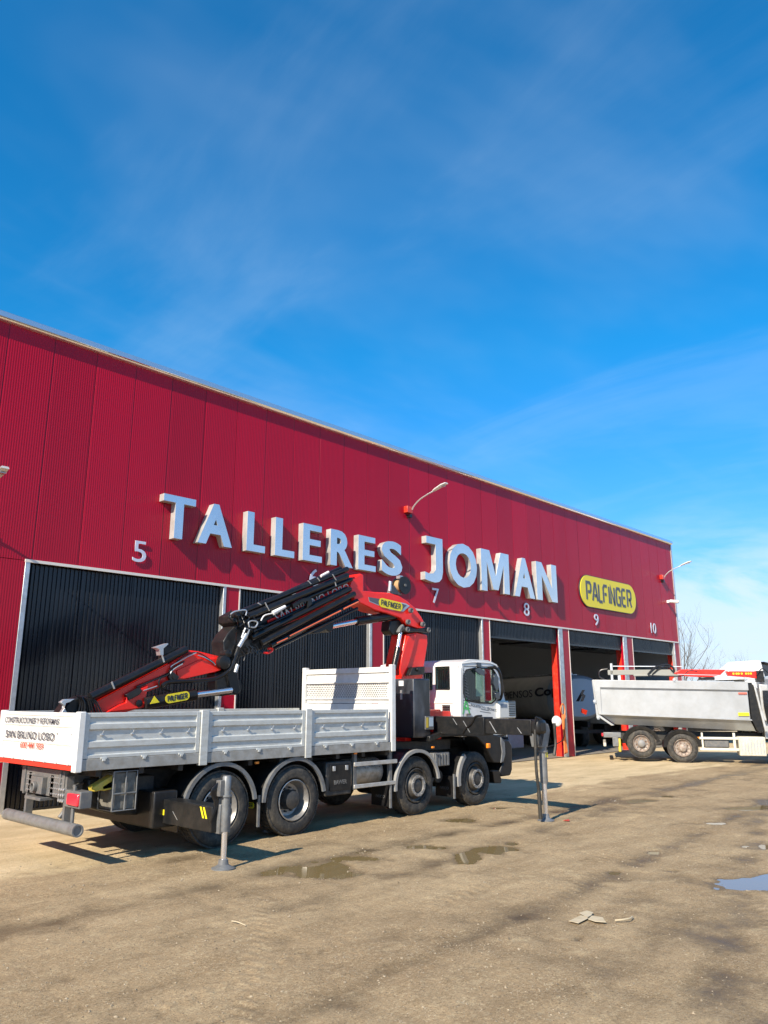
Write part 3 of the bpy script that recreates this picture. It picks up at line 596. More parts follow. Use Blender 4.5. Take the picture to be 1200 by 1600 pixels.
# ------------------------------------------------------------------ wheels
def make_wheel(parent, c_, outn, r, wdt, kind, name='wheel', steer=0):
    w = bpy.data.objects.new(name, None); link(w, parent); w.empty_display_size = .2; w.location = V(c_)-ORG[parent]; ORG[w] = V((0, 0, 0))
    ax = V((0, -1, 0)); o = V((0, 0, 0)); n = 64
    # tyre: outer shoulder at local y = 0 (outer face), width goes inwards (+y)
    prof = [(-.0+wdt*.1, r*.60), (-.012, r*.66), (-.022, r*.78), (-.01, r*.90), (.02, r*.965), (.05, r), (wdt-.05, r), (wdt-.02, r*.965), (wdt+.01, r*.88), (wdt, r*.62)]
    m = M().lathe(o, (0, 1, 0), prof, n, caps=False)
    for i in range(48 if kind != 'front' else 60):     # tread blocks
        a = 2*PI*i/(48 if kind != 'front' else 60); rot = Matrix.Rotation(a, 3, 'Y')
        if kind != 'front':
            m.box(-.035, .028, .012, wdt*.30, r*.975, r+.010, rot); m.box(-.028, .035, wdt*.68, wdt-.012, r*.975, r+.010, rot); m.box(-.02, .04, wdt*.36, wdt*.62, r*.98, r+.008, rot)
        else:
            m.box(-.045, .045, .035, wdt*.30, r*.98, r+.004, rot); m.box(-.045, .045, wdt*.36, wdt*.62, r*.98, r+.005, rot); m.box(-.045, .045, wdt*.68, wdt-.03, r*.98, r+.004, rot)
    build('tyre', m, rubber, w)
    if kind == 'rear':
        build('rim', M().lathe(o, (0, 1, 0), [(.0, r*.60), (-.008, r*.575), (.02, r*.55), (.06, r*.52), (.17, r*.47), (.18, r*.40), (.175, r*.27), (.175, .02)], 40, caps=False), rim_s, w)
        hb = M().lathe(o, (0, 1, 0), [(.18, r*.30), (.10, r*.28), (.03, r*.26), (.02, r*.22), (.02, .01)], 28)
        for i in range(10): a = 2*PI*i/10; q_ = V((math.cos(a)*r*.345, 0, math.sin(a)*r*.345)); hb.cyl(q_+V((0, .18, 0)), q_+V((0, .13, 0)), .018, n=6)
        build('hub', hb, rim_d, w)
    elif kind == 'front':
        build('rim', M().lathe(o, (0, 1, 0), [(.0, r*.60), (-.012, r*.57), (.03, r*.545), (.045, r*.47), (.0, r*.42), (-.045, r*.36), (-.05, r*.30), (-.03, r*.27), (-.03, .02)], 40, caps=False), rim_d, w)
        hb = M().lathe(o, (0, 1, 0), [(-.045, r*.37), (-.066, r*.365), (-.066, r*.27), (-.03, r*.26)], 28, caps=False)
        for i in range(10): a = 2*PI*i/10; q_ = V((math.cos(a)*r*.32, 0, math.sin(a)*r*.32)); hb.cyl(q_+V((0, -.066, 0)), q_+V((0, -.082, 0)), .013, n=6)
        build('hub', hb, rim_s, w); build('hub_cap', M().lathe(o, (0, 1, 0), [(-.028, .12), (-.045, .11), (-.055, .07), (-.055, .005)], 20), rim_d, w)
    else:
        build('rim', M().lathe(o, (0, 1, 0), [(.0, r*.60), (-.008, r*.575), (.02, r*.55), (.07, r*.50), (.09, r*.36), (.05, r*.30), (.05, .02)], 36, caps=False), rim_r, w)
        hb = M().lathe(o, (0, 1, 0), [(.05, r*.27), (-.02, r*.24), (-.04, r*.17), (-.05, .01)], 22)
        for i in range(10): a = 2*PI*i/10; q_ = V((math.cos(a)*r*.38, 0, math.sin(a)*r*.38)); hb.cyl(q_+V((0, .09, 0)), q_+V((0, .03, 0)), .02, n=6)
        build('hub', hb, mat('hub_grey', (.22, .22, .22), .6, .1, dust=.5) if kind == 'tag' else rim_r, w)
    return w
def wheel_copy(w, parent, c_, flip=False):
    c2 = copy_tree(w, parent); c2.location = V(c_)-ORG[parent]; c2.rotation_euler.z = PI if flip else 0; c2.rotation_euler.y = random.uniform(0, 6); return c2

# ------------------------------------------------------------------ crane truck
YB = 10.0
tr = empty('crane_truck', (9.5, 11.25, 0), label='white four axle flatbed truck with folded red loader crane and outriggers down', cat='crane truck')
XS = [7.17, 8.60, 11.62, 13.48]; RW = .53
w1 = make_wheel(tr, (XS[0], 10.06, RW), None, RW, .33, 'rear'); wheel_copy(w1, tr, (XS[1], 10.06, RW)); wheel_copy(w1, tr, (XS[0], 12.5, RW), True); wheel_copy(w1, tr, (XS[1], 12.5, RW), True)
w3 = make_wheel(tr, (XS[2], 10.08, RW-.005), None, RW-.01, .31, 'front'); wheel_copy(w3, tr, (XS[3], 10.08, RW-.005)); wheel_copy(w3, tr, (XS[2], 12.48, RW), True); wheel_copy(w3, tr, (XS[3], 12.48, RW), True)
for o_ in tr.children: o_.rotation_euler.y = random.uniform(0, 6)
ax = M()
for x in XS: ax.cyl((x, 10.35, RW), (x, 12.2, RW), .09); ax.lathe((x, 11.0, RW), (0, 1, 0), [(0, .1), (.1, .24), (.5, .24), (.6, .1)], 18)
ax.cyl((7.2, 11.28, .62), (13, 11.28, .85), .06)
build('axle', ax, chass, tr)
ch = M()
for y in (10.85, 11.55): ch.box(5.0, 14.3, y, y+.10, .82, 1.10)
for x in np.arange(5.3, 14, .95): ch.box(x, x+.1, 10.95, 11.55, .86, 1.06)
for x in np.arange(5.2, 10.9, .62): ch.box(x, x+.08, 10.08, 12.42, 1.11, 1.2)
ch.box(10.9, 13.2, 10.5, 12.0, 1.1, 1.3)
build('chassis', ch, chass, tr, bevel=.006)
# bed
bed = build('cargo_bed', M().box(4.92, 10.88, YB+.03, 12.5, 1.205, 1.34), sillm, tr, bevel=.008)
build('bed_floor', M().box(4.95, 10.85, YB+.05, 12.48, 1.342, 1.36), mat('bed_floor', (.16, .12, .08), .8), bed)
build('sill', M().box(4.93, 10.88, YB-.004, YB+.028, 1.20, 1.345), sillm, bed, bevel=.004)
posts = [4.88, 6.79, 8.82, 10.84]
def side_panel(x0, x1, y, s):
    prof = [(1.35, 0), (1.39, 0), (1.40, .022), (1.475, .022), (1.49, 0), (1.56, 0), (1.575, .026), (1.70, .026), (1.72, 0), (1.785, 0), (1.80, .02), (1.865, .02), (1.875, 0), (1.925, 0), (1.93, .01), (1.93, .035), (1.35, .035)]
    m = M(); m.prism([(x0, y+s*d, z) for z, d in prof], (x1-x0, 0, 0))
    for xa in (x0, x1-.06): m.box(xa, xa+.06, y-s*.002, y+s*.03, 1.352, 1.923)
    p_ = build('side_panel', m, bedw, tr, smooth=False, bevel=.003)
    hk = M(); lt = M()
    for k in range(4):
        xx = x0+(x1-x0)*(k+.5)/4+.03; hk.lathe((xx, y+s*.026, 1.645), (0, -s, 0), [(0, .022), (.022, .018), (.025, .006)], 8); hk.tube([(xx, y-s*.0, 1.66), (xx+.01, y-s*.01, 1.70)], .005); hk.cut()
    for k in range(3):
        xx = x0+(x1-x0)*(k+.5)/3*1.0; lt.box(xx-.045, xx+.045, y-s*.014, y, 1.335, 1.36); lt.box(xx-.022, xx+.022, y-s*.02, y-s*.005, 1.31, 1.34); lt.cut()
    build('lashing_hook', hk, galv, p_); build('latch', lt, bedw, p_, bevel=.004)
    return p_
for k in range(3):
    side_panel(posts[k]+.075, posts[k+1]-.075, YB, 1); side_panel(posts[k]+.075, posts[k+1]-.075, 12.53, -1)
for k, x in enumerate(posts[1:3]):
    for y0, y1 in ((YB-.025, YB+.06), (12.47, 12.555)):
        pp = build('bed_post', M().box(x-.065, x+.065, y0, y1, 1.17, 1.95), bedw, tr, bevel=.008)
build('bed_post', M().box(4.86, 4.955, YB-.02, YB+.10, 1.185, 1.945), tailw, tr, bevel=.012); build('bed_post', M().box(4.86, 4.955, 12.46, 12.56, 1.185, 1.945), tailw, tr, bevel=.012)
# tailgate
tg = M(); prof = [(1.27, 0), (1.33, 0), (1.345, .012), (1.50, .012), (1.515, 0), (1.53, 0), (1.545, .014), (1.73, .014), (1.745, 0), (1.76, 0), (1.77, .012), (1.875, .012), (1.885, 0), (1.93, 0), (1.93, .03), (1.27, .03)]
tg.prism([(4.872+d, YB+.11, z) for z, d in prof], (0, 2.34, 0))
for y in (YB+.11, 12.39): tg.box(4.868, 4.9, y, y+.06, 1.272, 1.928)
tgo = build('tailgate', tg, tailw, tr, smooth=False, bevel=.003)
build('reflector_band', M().box(4.866, 4.95, YB+.11, 12.45, 1.205, 1.262), redband, tgo)
lt = M()
for y in np.linspace(YB+.2, 12.3, 7): lt.cut() if lt.v else None; lt.box(4.852, 4.872, y-.02, y+.02, 1.27, 1.31)
for y in np.linspace(YB+.2, 12.3, 6): lt.cut().lathe((4.88, y, 1.66), (-1, 0, 0), [(0, .016), (.02, .013), (.022, .004)], 8)
build('latch', lt, tailw, tgo, bevel=.004)
U_, V_ = (0, -1, 0), (0, 0, 1)
def ptx(px, py, X): return at(px, py, X=X)
for s, xa, xb, yb, h_, mt, b_ in (('CONSTRUCCIONES Y REFORMAS', 7, 91, 1139, .085, dgrey_t, .0045), ('SAN BRUNO LOBO', 7, 83, 1166, .105, dgrey_t, .010), ('600 441 939', 30, 66, 1179, .08, red_t, .006)):
    A = ptx(xa, yb, 4.868); B = ptx(xb, yb, 4.868); text('lettering', s, abs(A.y-B.y), h_, (4.868, A.y, {1139: 1.765, 1166: 1.555, 1179: 1.43}[yb]), U_, V_, mt, tgo, depth=.004, bold=b_)
# headboard
hb = M(); hb.box(10.862, 10.92, YB+.05, 12.42, 2.60, 2.70).box(10.862, 10.915, YB+.05, 12.42, 2.41, 2.44).box(10.862, 10.915, YB+.05, 12.42, 2.10, 2.12).box(10.87, 10.915, YB+.05, 12.42, 1.34, 2.02)
for z0, z1, d in ((2.44, 2.60, .022), (2.12, 2.41, .028), (2.03, 2.10, .022)): hb.box(10.87+d, 10.91, YB+.06, 12.41, z0, z1)
hbo = build('headboard', hb, tailw, tr, bevel=.004)
pm = M()
for i in range(46):
    for j in range(7): y = YB+.16+i*.049+(j % 2)*.024; z = 2.15+j*.038; pm.box(10.894, 10.8975, y-.013, y+.013, z-.012, z+.012)
build('perforated_panel', pm, greym, hbo, smooth=False)
hp_ = M().box(10.84, 10.95, YB-.02, YB+.06, 1.18, 2.74); build('headboard_post', hp_, tailw, tr, bevel=.01)
build('headboard_post', M().box(10.84, 10.95, 12.42, 12.52, 1.18, 2.74), tailw, tr, bevel=.01)
# rear end
build('crossmember', M().box(5.0, 5.06, 10.55, 11.9, .82, 1.17).box(4.98, 5.4, 10.62, 10.66, .80, 1.18).box(4.98, 5.4, 11.74, 11.78, .80, 1.18), greym, tr, bevel=.006)
m = M()
for i in range(7):
    for j in range(4): m.lathe((5.0, 10.62+i*.055, .86+j*.07), (-1, 0, 0), [(0, .012), (.012, .01)], 6)
for i in range(4):
    for j in range(4): m.lathe((5.0, 11.5+i*.06, .86+j*.07), (-1, 0, 0), [(0, .012), (.012, .01)], 6)
for i in range(3):
    for j in range(3): m.lathe((5.0, 10.45+i*.06, .80+j*.07), (-1, 0, 0), [(0, .02), (.05, .018), (.055, .01)], 8)
build('bolt', m, galv, tr)
cp = M().box(4.93, 5.0, 11.05, 11.42, .84, 1.06).lathe((4.93, 11.25, .93), (-1, 0, 0), [(0, .07), (.05, .07), (.055, .05), (.01, .04)], 16).box(4.90, 5.1, 11.0, 11.5, .76, .80); build('coupling', cp, greym, tr, bevel=.006)
rb = M().lathe((5.02, 9.98, .475), (0, 1, 0), [(0, .062), (0, .078), (2.4, .078), (2.4, .06)], 22, caps=True); 
rb_o = build('underrun_bar', M().lathe((4.95, 9.94, .49), (0, 1, 0), [(.02, .055), (0, .06), (0, .078), (2.2, .078), (2.2, .06)], 22), jackm, tr)
build('bar_bracket', M().box(5.02, 5.12, 10.5, 10.56, .45, 1.1).cut().box(5.02, 5.12, 11.7, 11.76, .45, 1.1).cut().tube([(5.1, 10.8, .55), (5.35, 10.8, .85)], .03).tube([(5.0, 10.22, .55), (5.0, 10.22, 1.0)], .025).tube([(5.0, 10.25, 1.0), (5.3, 10.6, 1.0)], .02), greym, rb_o)
tl = build('tail_lamp', M().box(4.93, 4.99, 9.99, 10.30, .77, .92), lens_r, tr, bevel=.02); build('lamp_housing', M().box(4.96, 5.12, 9.97, 10.42, .74, .95), greym, tl, bevel=.01)
for dx in (0, .12):
    m = M().prism([(5.2+dx, 10.12, .98), (5.48+dx, 10.12, 1.12), (5.48+dx, 10.12, .95), (5.22+dx, 10.12, .92)], (0, .16, 0)); build('wheel_chock', m, yeldark, tr, bevel=.01)
# framed mesh locker
fx0, fx1 = 5.42, 5.74
lk_ = build('locker', M().box(5.46, 5.77, 10.06, 10.42, .68, 1.14), mat('mesh_panel', (.11, .105, .09), .8, col2=(.20, .19, .16), nsc=12, bump=.5), tr)
m = M(); z0, z1, ya, yb_ = .665, 1.16, 10.04, 10.42
for P_ in ([(5.44, ya, z0), (5.44, ya, z1), (5.44, yb_, z1), (5.44, yb_, z0), (5.44, ya, z0)], [(5.44, ya, z0), (5.78, ya, z0), (5.78, ya, z1), (5.44, ya, z1)], [(5.62, ya, z0), (5.62, ya, z1)], [(5.44, ya, .88), (5.78, ya, .88)]): m.tube(P_, .011, sm=False)
build('locker_frame', m, jackm, lk_)
m = M().prism([(5.3, 10.45, 1.05), (6.3, 10.45, 1.05), (6.3, 10.45, .5), (5.75, 10.45, .55), (5.3, 10.45, .7)], (0, .5, 0)); build('side_tank', m, chass, tr, bevel=.02)
# rear outrigger
bx = M().box(6.05, 6.42, 10.02, 12.5, .38, .86); build('outrigger_housing', bx, black, tr, bevel=.02)
m = M().box(6.20, 6.45, 8.86, 10.02, .44, .755); ro = build('outrigger_beam', m, black, tr, bevel=.01)
st = M()
for k in range(2): yy = 8.99+k*.07; st.prism([(6.197, yy, .60), (6.197, yy-.035, .60), (6.197, yy+.035, .735), (6.197, yy+.07, .735)], (-.003, 0, 0))
st.box(6.194, 6.199, 9.98, 10.01, .55, .62); build('hazard_stripe', st, yellow, ro)
build('scratch', M().prism([(6.197, 9.78, .62), (6.197, 9.765, .62), (6.197, 9.64, .52), (6.197, 9.655, .52)], (-.002, 0, 0)), galv, ro)
def jack(x, y, ztop, zmid, label_mat, rr=.055):
    j = build('jack_cylinder', M().lathe((x, y, zmid), (0, 0, 1), [(0, rr*.9), (.0, rr), ((ztop-zmid)*.62, rr), ((ztop-zmid)*.62, rr*1.35), ((ztop-zmid)*.62+.025, rr*1.35), ((ztop-zmid)*.62+.025, rr*1.05), (ztop-zmid-.02, rr*1.05), (ztop-zmid, rr*.8)], 20), jackm, tr)
    build('piston', M().cyl((x, y, .08), (x, y, zmid+.02), rr*.66, n=16), chr2, j)
    build('foot_plate', M().lathe((x, y, -.005), (0, 0, 1), [(0, .15), (.02, .15), (.035, .11), (.06, .07), (.12, .06), (.125, .045)], 24), jackm, j)
    return j
j1 = jack(6.36, 8.79, 1.13, .45, None)
m = M()
for k in range(4): m.tube([(6.30-.01*k, 8.82, 1.06), (6.22-.02*k, 8.84, .95), (6.27-.015*k, 8.84, .80), (6.20, 8.86, .62), (6.22, 8.9, .52)], .014)
build('hydraulic_hose', m, hosem, j1); build('valve_block', M().box(6.24, 6.31, 8.76, 8.86, .88, 1.08), greym, j1, bevel=.008)
build('jack_clamp', M().box(6.28, 6.46, 8.80, 8.9, .42, .78), jackm, j1, bevel=.01)
# mudflap board under the beam
fb = build('mud_flap', M().box(6.40, 6.42, 9.95, 10.36, .30, .52), hosem, tr, bevel=.004)
text('lettering', '915 088 300', .30, .045, (6.398, 10.31, .43), U_, V_, white_t, fb, depth=.002)
# mudguards
def guard(xc, r, a0, a1, y0, y1, name='mudguard', lipmat=jackm, lw=.05):
    n = 22; m = M(); rings = []
    for i in range(n+1):
        a = R(a0+(a1-a0)*i/n); cx, cz = xc+math.cos(a)*r, RW+math.sin(a)*r; dx, dz = math.cos(a)*.022, math.sin(a)*.022
        rings.append([(cx, y0, cz), (cx+dx, y0, cz+dz), (cx+dx, y1, cz+dz), (cx, y1, cz)])
    g_ = build(name, m.loft(rings), black, tr)
    m = M(); rings = []
    for i in range(n+1):
        a = R(a0+(a1-a0)*i/n); k = r-lw*.6; k2 = r+.028
        rings.append([(xc+math.cos(a)*k, y0-.012, RW+math.sin(a)*k), (xc+math.cos(a)*k2, y0-.012, RW+math.sin(a)*k2), (xc+math.cos(a)*k2, y0+.05, RW+math.sin(a)*k2), (xc+math.cos(a)*k, y0+.03, RW+math.sin(a)*k)])
    build('guard_lip', m.loft(rings), lipmat, g_); return g_
for x in XS[:2]:
    g_ = guard(x, .635, 8, 178, 10.03, 10.62)
guard(XS[2], .625, 8, 185, 10.03, 10.5, lipmat=mat('grey_guard', (.27, .27, .26), .5, dust=.4))
g4 = guard(XS[3], .625, 130, 190, 10.03, 10.5, lipmat=mat('grey_guard2', (.27, .27, .26), .5, dust=.4), lw=.10)
for x, y0 in ((7.90, 10.1), (10.86, 10.06), (12.72, 10.06)):
    f_ = build('mud_flap', M().box(x, x+.02, y0, y0+.46, .22, .62), hosem, tr, bevel=.004)
    if x > 10: text('lettering', 'IVECO', .22, .05, (x-.002, y0+.34, .36), U_, V_, greym, f_, depth=.002)
    else: build('sticker', pill((x-.002, y0+.25, .5), U_, V_, .34, .09, .003), yellow, f_); stroke_text('lettering', 'PALFINGER', .27, .05, (x-.006, y0+.385, .475), U_, V_, dark_t, f_, sw=.1, depth=.002)
    build('flap_edge', M().box(x-.01, x+.03, y0-.03, y0, .20, .66), jackm, f_)
# toolbox
tb = build('toolbox', M().box(9.30, 9.90, 10.07, 10.55, .52, 1.07), mat('toolbox_plastic', (.022, .023, .024), .55, dust=.25, bump=.3), tr, bevel=.02)
build('lid_panel', M().box(9.38, 9.86, 10.055, 10.069, .60, 1.02), black, tb, bevel=.006)
m = M()
for x in (9.46, 9.76): m.box(x-.03, x+.03, 10.035, 10.055, .92, 1.0)
build('clasp', m, galv, tb, bevel=.005); text('lettering', 'BAWER', .30, .07, (9.47, 10.053, .70), (1, 0, 0), V_, greym, tb, depth=.006, bold=.02)
# silencer and side rails
si = build('silencer', M().lathe((9.98, 10.42, .83), (1, 0, 0), [(0, .2), (.02, .235), (.84, .235), (.88, .2)], 28), perf, tr)
m = M()
for i in range(20):
    for j in range(9):
        if (i*7+j*3) % 5 in (0, 1) or 5 < i < 14 and (i+j) % 3: 
            a = R(200+j*14+(i % 2)*7); xx = 10.06+i*.038; m.lathe((xx, 10.42+math.cos(a)*.2345*-1*-1, .83-math.sin(a)*.2345*-1*-1), (0, math.cos(a), -math.sin(a)), [(0, .009), (.003, .009)], 5)
build('perforation', m, hosem, si)
for z0, z1 in ((.965, 1.035), (.60, .665)): build('side_rail', M().box(9.93, 11.03, 10.02, 10.06, z0, z1), alu, tr, bevel=.008)
m = M()
for x in (9.95, 10.86): m.box(x, x+.07, 10.062, 10.12, .58, 1.2).cut()
build('rail_bracket', m, greym, tr)
for x, z in ((9.93, 1.17), (7.78, 1.13), (12.05, 1.18)): build('marker_lamp', M().box(x, x+.07, 10.03, 10.06, z, z+.035), lens_o, tr, bevel=.006)
build('air_tank', M().cyl((12.25, 10.25, .62), (12.25, 10.8, .62), .12).cut().cyl((12.5, 10.25, .62), (12.5, 10.8, .62), .12).cut().cyl((6.5, 10.7, .7), (6.5, 11.3, .7), .15), chass, tr)
m = M().box(12.2, 12.7, 10.12, 10.55, .82, 1.08); bt = build('battery_box', m, greym, tr, bevel=.02)
m = M()
for k in range(5): m.box(12.24+k*.09, 12.29+k*.09, 10.10, 10.12, .84, 1.06)
build('cover_rib', m, jackm, bt)
build('spring_pack', M().box(11.1, 12.2, 10.62, 10.7, .66, .78).box(12.9, 14.0, 10.62, 10.7, .66, .78).box(6.9, 8.9, 10.62, 10.72, .68, .80), chass, tr)
build('fuel_tank', M().box(9.35, 10.8, 11.75, 12.4, .5, 1.05), chass, tr, bevel=.06)
build('gearbox', M().box(11.9, 14.2, 10.95, 11.55, .55, 1.3), chass, tr, bevel=.05)

# cab -----------------------------------------------------------------
CY0, CY1 = 10.08, 12.42
so_ = [(13.05, 1.36), (13.04, 1.6), (13.04, 2.2), (13.06, 2.68), (13.12, 2.86), (13.4, 2.93), (14.05, 2.93), (14.38, 2.85), (14.50, 2.60), (14.60, 2.2), (14.74, 1.85), (14.78, 1.36)]
win = [(x_, z_) for x_, z_ in [(p_.x, p_.z) for p_ in (at(a, b, Y=CY0) for a, b in ((727, 1094), (724.5, 1083), (724.5, 1055), (728, 1047), (742, 1044), (758, 1044), (770, 1046), (774, 1052), (777, 1066), (780, 1088), (768, 1099), (748, 1098)))]]
def side_shell(y, t_):
    m = M()
    # match each outline vertex with a window vertex by angle
    cx = sum(p_[0] for p_ in win)/len(win); cz = sum(p_[1] for p_ in win)/len(win)
    def ray_hit(poly, a):
        d = (math.cos(a), math.sin(a)); best = None
        for i in range(len(poly)):
            (x0, z0), (x1, z1) = poly[i], poly[(i+1) % len(poly)]; ex, ez = x1-x0, z1-z0; den = d[0]*ez-d[1]*ex
            if abs(den) < 1e-9: continue
            t = ((x0-cx)*ez-(z0-cz)*ex)/den; s_ = ((x0-cx)*d[1]-(z0-cz)*d[0])/den
            if t > 0 and -1e-6 <= s_ <= 1+1e-6 and (best is None or t > best): best = t
        return (cx+d[0]*best, cz+d[1]*best)
    N = 72; angs = sorted(set([round(-PI+2*PI*i/N, 5) for i in range(N)]+[round(math.atan2(z-cz, x-cx), 5) for x, z in so_]+[round(math.atan2(z-cz, x-cx), 5) for x, z in win]))
    o_ = [ray_hit(so_, a) for a in angs]; i_ = [ray_hit(win, a) for a in angs]; n = len(angs)
    ring = lambda P_, yy: [V((a, yy, b)) for a, b in P_]
    inner = ring(i_, y); outer = ring(o_, y); inner2 = ring(i_, y+t_); outer2 = ring(o_, y+t_)
    m.loft([inner2, inner, outer, outer2, inner2], False); return m
cab = build('cab', side_shell(CY0, .05).loft([[V((x, y, z)) for x, z in so_[4:8]+[(x-.0, z-.05) for x, z in so_[4:8][::-1]]] for y in (CY0+.05, CY1-.05)]).box(13.04, 14.76, CY0+.05, CY1-.05, 1.36, 1.42).box(14.70, 14.76, CY0+.05, CY1-.05, 1.3, 1.86), white, tr, bevel=.004)
m2 = side_shell(CY1-.05, .05)
build('far_side', m2, white, cab)
# rear wall with two windows: built from strips
yw = []   # windows (y0,y1)
a1_ = at(682, 1075, X=13.05).y; a2_ = at(703, 1075, X=13.05).y; b1_ = at(664, 1075, X=13.05).y; b2_ = at(675.5, 1075, X=13.05).y
wz0, wz1 = at(690, 1077, X=13.05).z, at(690, 1042, X=13.05).z
ws = [(b1_, b2_, wz0, wz1-.12), (a1_, a2_, wz0, wz1)]
ws = [(min(a, b), max(a, b), c_, d_) for a, b, c_, d_ in ws]; ws.sort()
RX0, RX1 = 13.04, 13.09
rw_ = M(); rw_.box(RX0, RX1, CY0+.05, CY1-.05, 1.42, ws[0][2]); rw_.box(RX0, RX1, CY0+.05, CY1-.05, max(w[3] for w in ws), 2.78)
cur = CY0+.05
for a, b, c_, d_ in ws:
    rw_.box(RX0, RX1, cur, a, ws[0][2], max(w[3] for w in ws)); 
    if d_ < max(w[3] for w in ws): rw_.box(RX0, RX1, a, b, d_, max(w[3] for w in ws))
    cur = b
rw_.box(RX0, RX1, cur, CY1-.05, ws[0][2], max(w[3] for w in ws)); rw_.prism([(13.045, CY0+.05, 2.78), (13.09, CY0+.05, 2.78), (13.16, CY0+.05, 2.855), (13.12, CY0+.05, 2.862)], (0, CY1-CY0-.1, 0))
build('rear_wall', rw_, white, cab)
fr_ = M()
for a, b, c_, d_ in ws:
    w = build('rear_window', M().box(RX0+.015, RX0+.02, a, b, c_, d_), cabglass, cab)
    fr_.tube([(RX0-.004, a, c_), (RX0-.004, a, d_), (RX0-.004, b, d_), (RX0-.004, b, c_), (RX0-.004, a, c_)], .016, sm=False)
build('window_seal', fr_, hosem, cab)
m = M(); vq = at(697, 1100, X=13.03); 
for k in range(8): m.box(13.022, 13.045, vq.y-.10, vq.y+.10, 1.72+k*.035, 1.742+k*.035)
build('air_vent', m, hosem, cab)
m = M()
for k in range(3): m.box(13.028, 13.04, 10.9+k*.35, 10.93+k*.35, 1.32, 1.9)
m.box(13.026, 13.04, CY0+.2, CY1-.2, 2.05-.03, 2.06-.02); build('panel_rib', m, white, cab)
wn_ = build('door_window', M().prism([(x, CY0+.02, z) for x, z in win], (0, .005, 0)), cabglass, cab); build('door_window', M().prism([(x, CY1-.025, z) for x, z in win], (0, .005, 0)), cabglass, cab)
build('window_seal', M().tube([(x, CY0-.003, z) for x, z in win+[win[0]]], .017, sm=False), hosem, cab)
build('windshield', M().quad((14.40, CY0+.08, 2.82), (14.40, CY1-.08, 2.82), (14.73, CY1-.08, 1.86), (14.73, CY0+.08, 1.86)), cabglass, cab, smooth=False)
m = M(); m.tube([(14.45, CY0+.04, 2.8), (14.53, CY0+.02, 2.5), (14.74, CY0+.03, 1.85)], .035); m.tube([(14.45, CY1-.04, 2.8), (14.53, CY1-.02, 2.5), (14.74, CY1-.03, 1.85)], .035); build('windshield_pillar', m, black, cab)
# door outline grooves, handle, steering and seats
dl = M().tube([(13.12, CY0-.001, 1.3), (13.12, CY0-.001, 2.5), (13.16, CY0-.001, 2.78), (14.3, CY0-.001, 2.8)], .007, sm=False); build('door_gap', dl, greym, cab)
build('seat', M().box(13.55, 13.72, 10.45, 10.95, 1.5, 2.35).box(13.55, 14.05, 10.45, 10.95, 1.45, 1.6).cut().box(13.55, 13.72, 11.5, 12.0, 1.5, 2.35).box(13.55, 14.05, 11.5, 12.0, 1.45, 1.6), seatm, cab, bevel=.04)
build('dashboard', M().box(14.25, 14.68, CY0+.1, CY1-.1, 1.3, 1.88), seatm, cab, bevel=.04); build('steering_wheel', M().tube([(14.15+.06*math.sin(a), 11.8+.2*math.cos(a), 1.95+.18*math.sin(a)) for a in [2*PI*i/12 for i in range(13)]], .015), hosem, cab)
build('green_panel', M().prism([at(a, b, Y=11.2) for a, b in ((744, 1050), (754, 1052), (754, 1088), (744, 1088))], (0, .01, 0)), palemint, cab)  # pale green panel standing inside the cab behind the door glass
# sun visor, mirrors
def lens_px(c, rx, rz, y, th=.05, n=16): cc = at(*c, Y=y); return [cc+V((rx*math.cos(2*PI*i/n), 0, rz*math.sin(2*PI*i/n))) for i in range(n)]
build('wind_deflector', M().prism([at(a, b, Y=10.03) for a, b in ((743, 1045), (750, 1043), (757, 1049), (757, 1056), (750, 1054), (744, 1049))], (0, .03, 0)), visor_m, cab)
build('roof_lamp', M().box(13.62, 13.75, 10.04, 10.08, 2.77, 2.87), visor_m, cab, bevel=.01)
mi = build('mirror', M().prism([at(a, b, Y=9.92) for a, b in ((772, 1054), (776, 1052), (779, 1060), (779, 1078), (775, 1079), (771, 1068))], (.06, .12, 0)), visor_m, cab, bevel=.01)
build('mirror_arm', M().tube([at(762, 1043.5, Y=10.08), at(772, 1043, Y=9.98), at(779, 1048, Y=9.95), at(783, 1060, Y=9.95), at(784.5, 1078, Y=9.95), at(783, 1090, Y=10.0), at(778, 1096, Y=10.08)], .03), black, mi)
mi2 = build('mirror', M().prism([at(a, b, Y=9.95) for a, b in ((774, 1082), (780, 1081), (782, 1091), (778, 1094), (774, 1090))], (.05, .1, 0)), visor_m, cab, bevel=.01)
build('mirror_arm', M().tube([at(769, 1035, Y=10.2), at(772, 1040, Y=10.1), at(775, 1044, Y=10.0)], .025), black, mi2)
# lettering on the door
def door_txt(s, pa, pb, h_, mt, b_=0, rise=0): A = at(*pa, Y=CY0-.003); B = at(*pb, Y=CY0-.003); text('lettering', s, (B-A).length, h_, A, (B.x-A.x, 0, B.z-A.z), (0, 0, 1), mt, cab, depth=.003, bold=b_)
door_txt('A', (722.5, 1116), (735, 1116.5), .33, green_t)
door_txt('RQUITECTO TÉCNICO', (736, 1104), (777, 1113), .075, dgrey_t)
for k, (xa, xb) in enumerate(((752, 764), (750, 767))): A = at(xa, 1108.5+k*3.5, Y=CY0-.003); B = at(xb, 1111+k*3.5, Y=CY0-.003); build('text_line', M().prism([A, B, B+V((0, 0, .012)), A+V((0, 0, .012))], (0, .002, 0)), dgrey_t, cab)
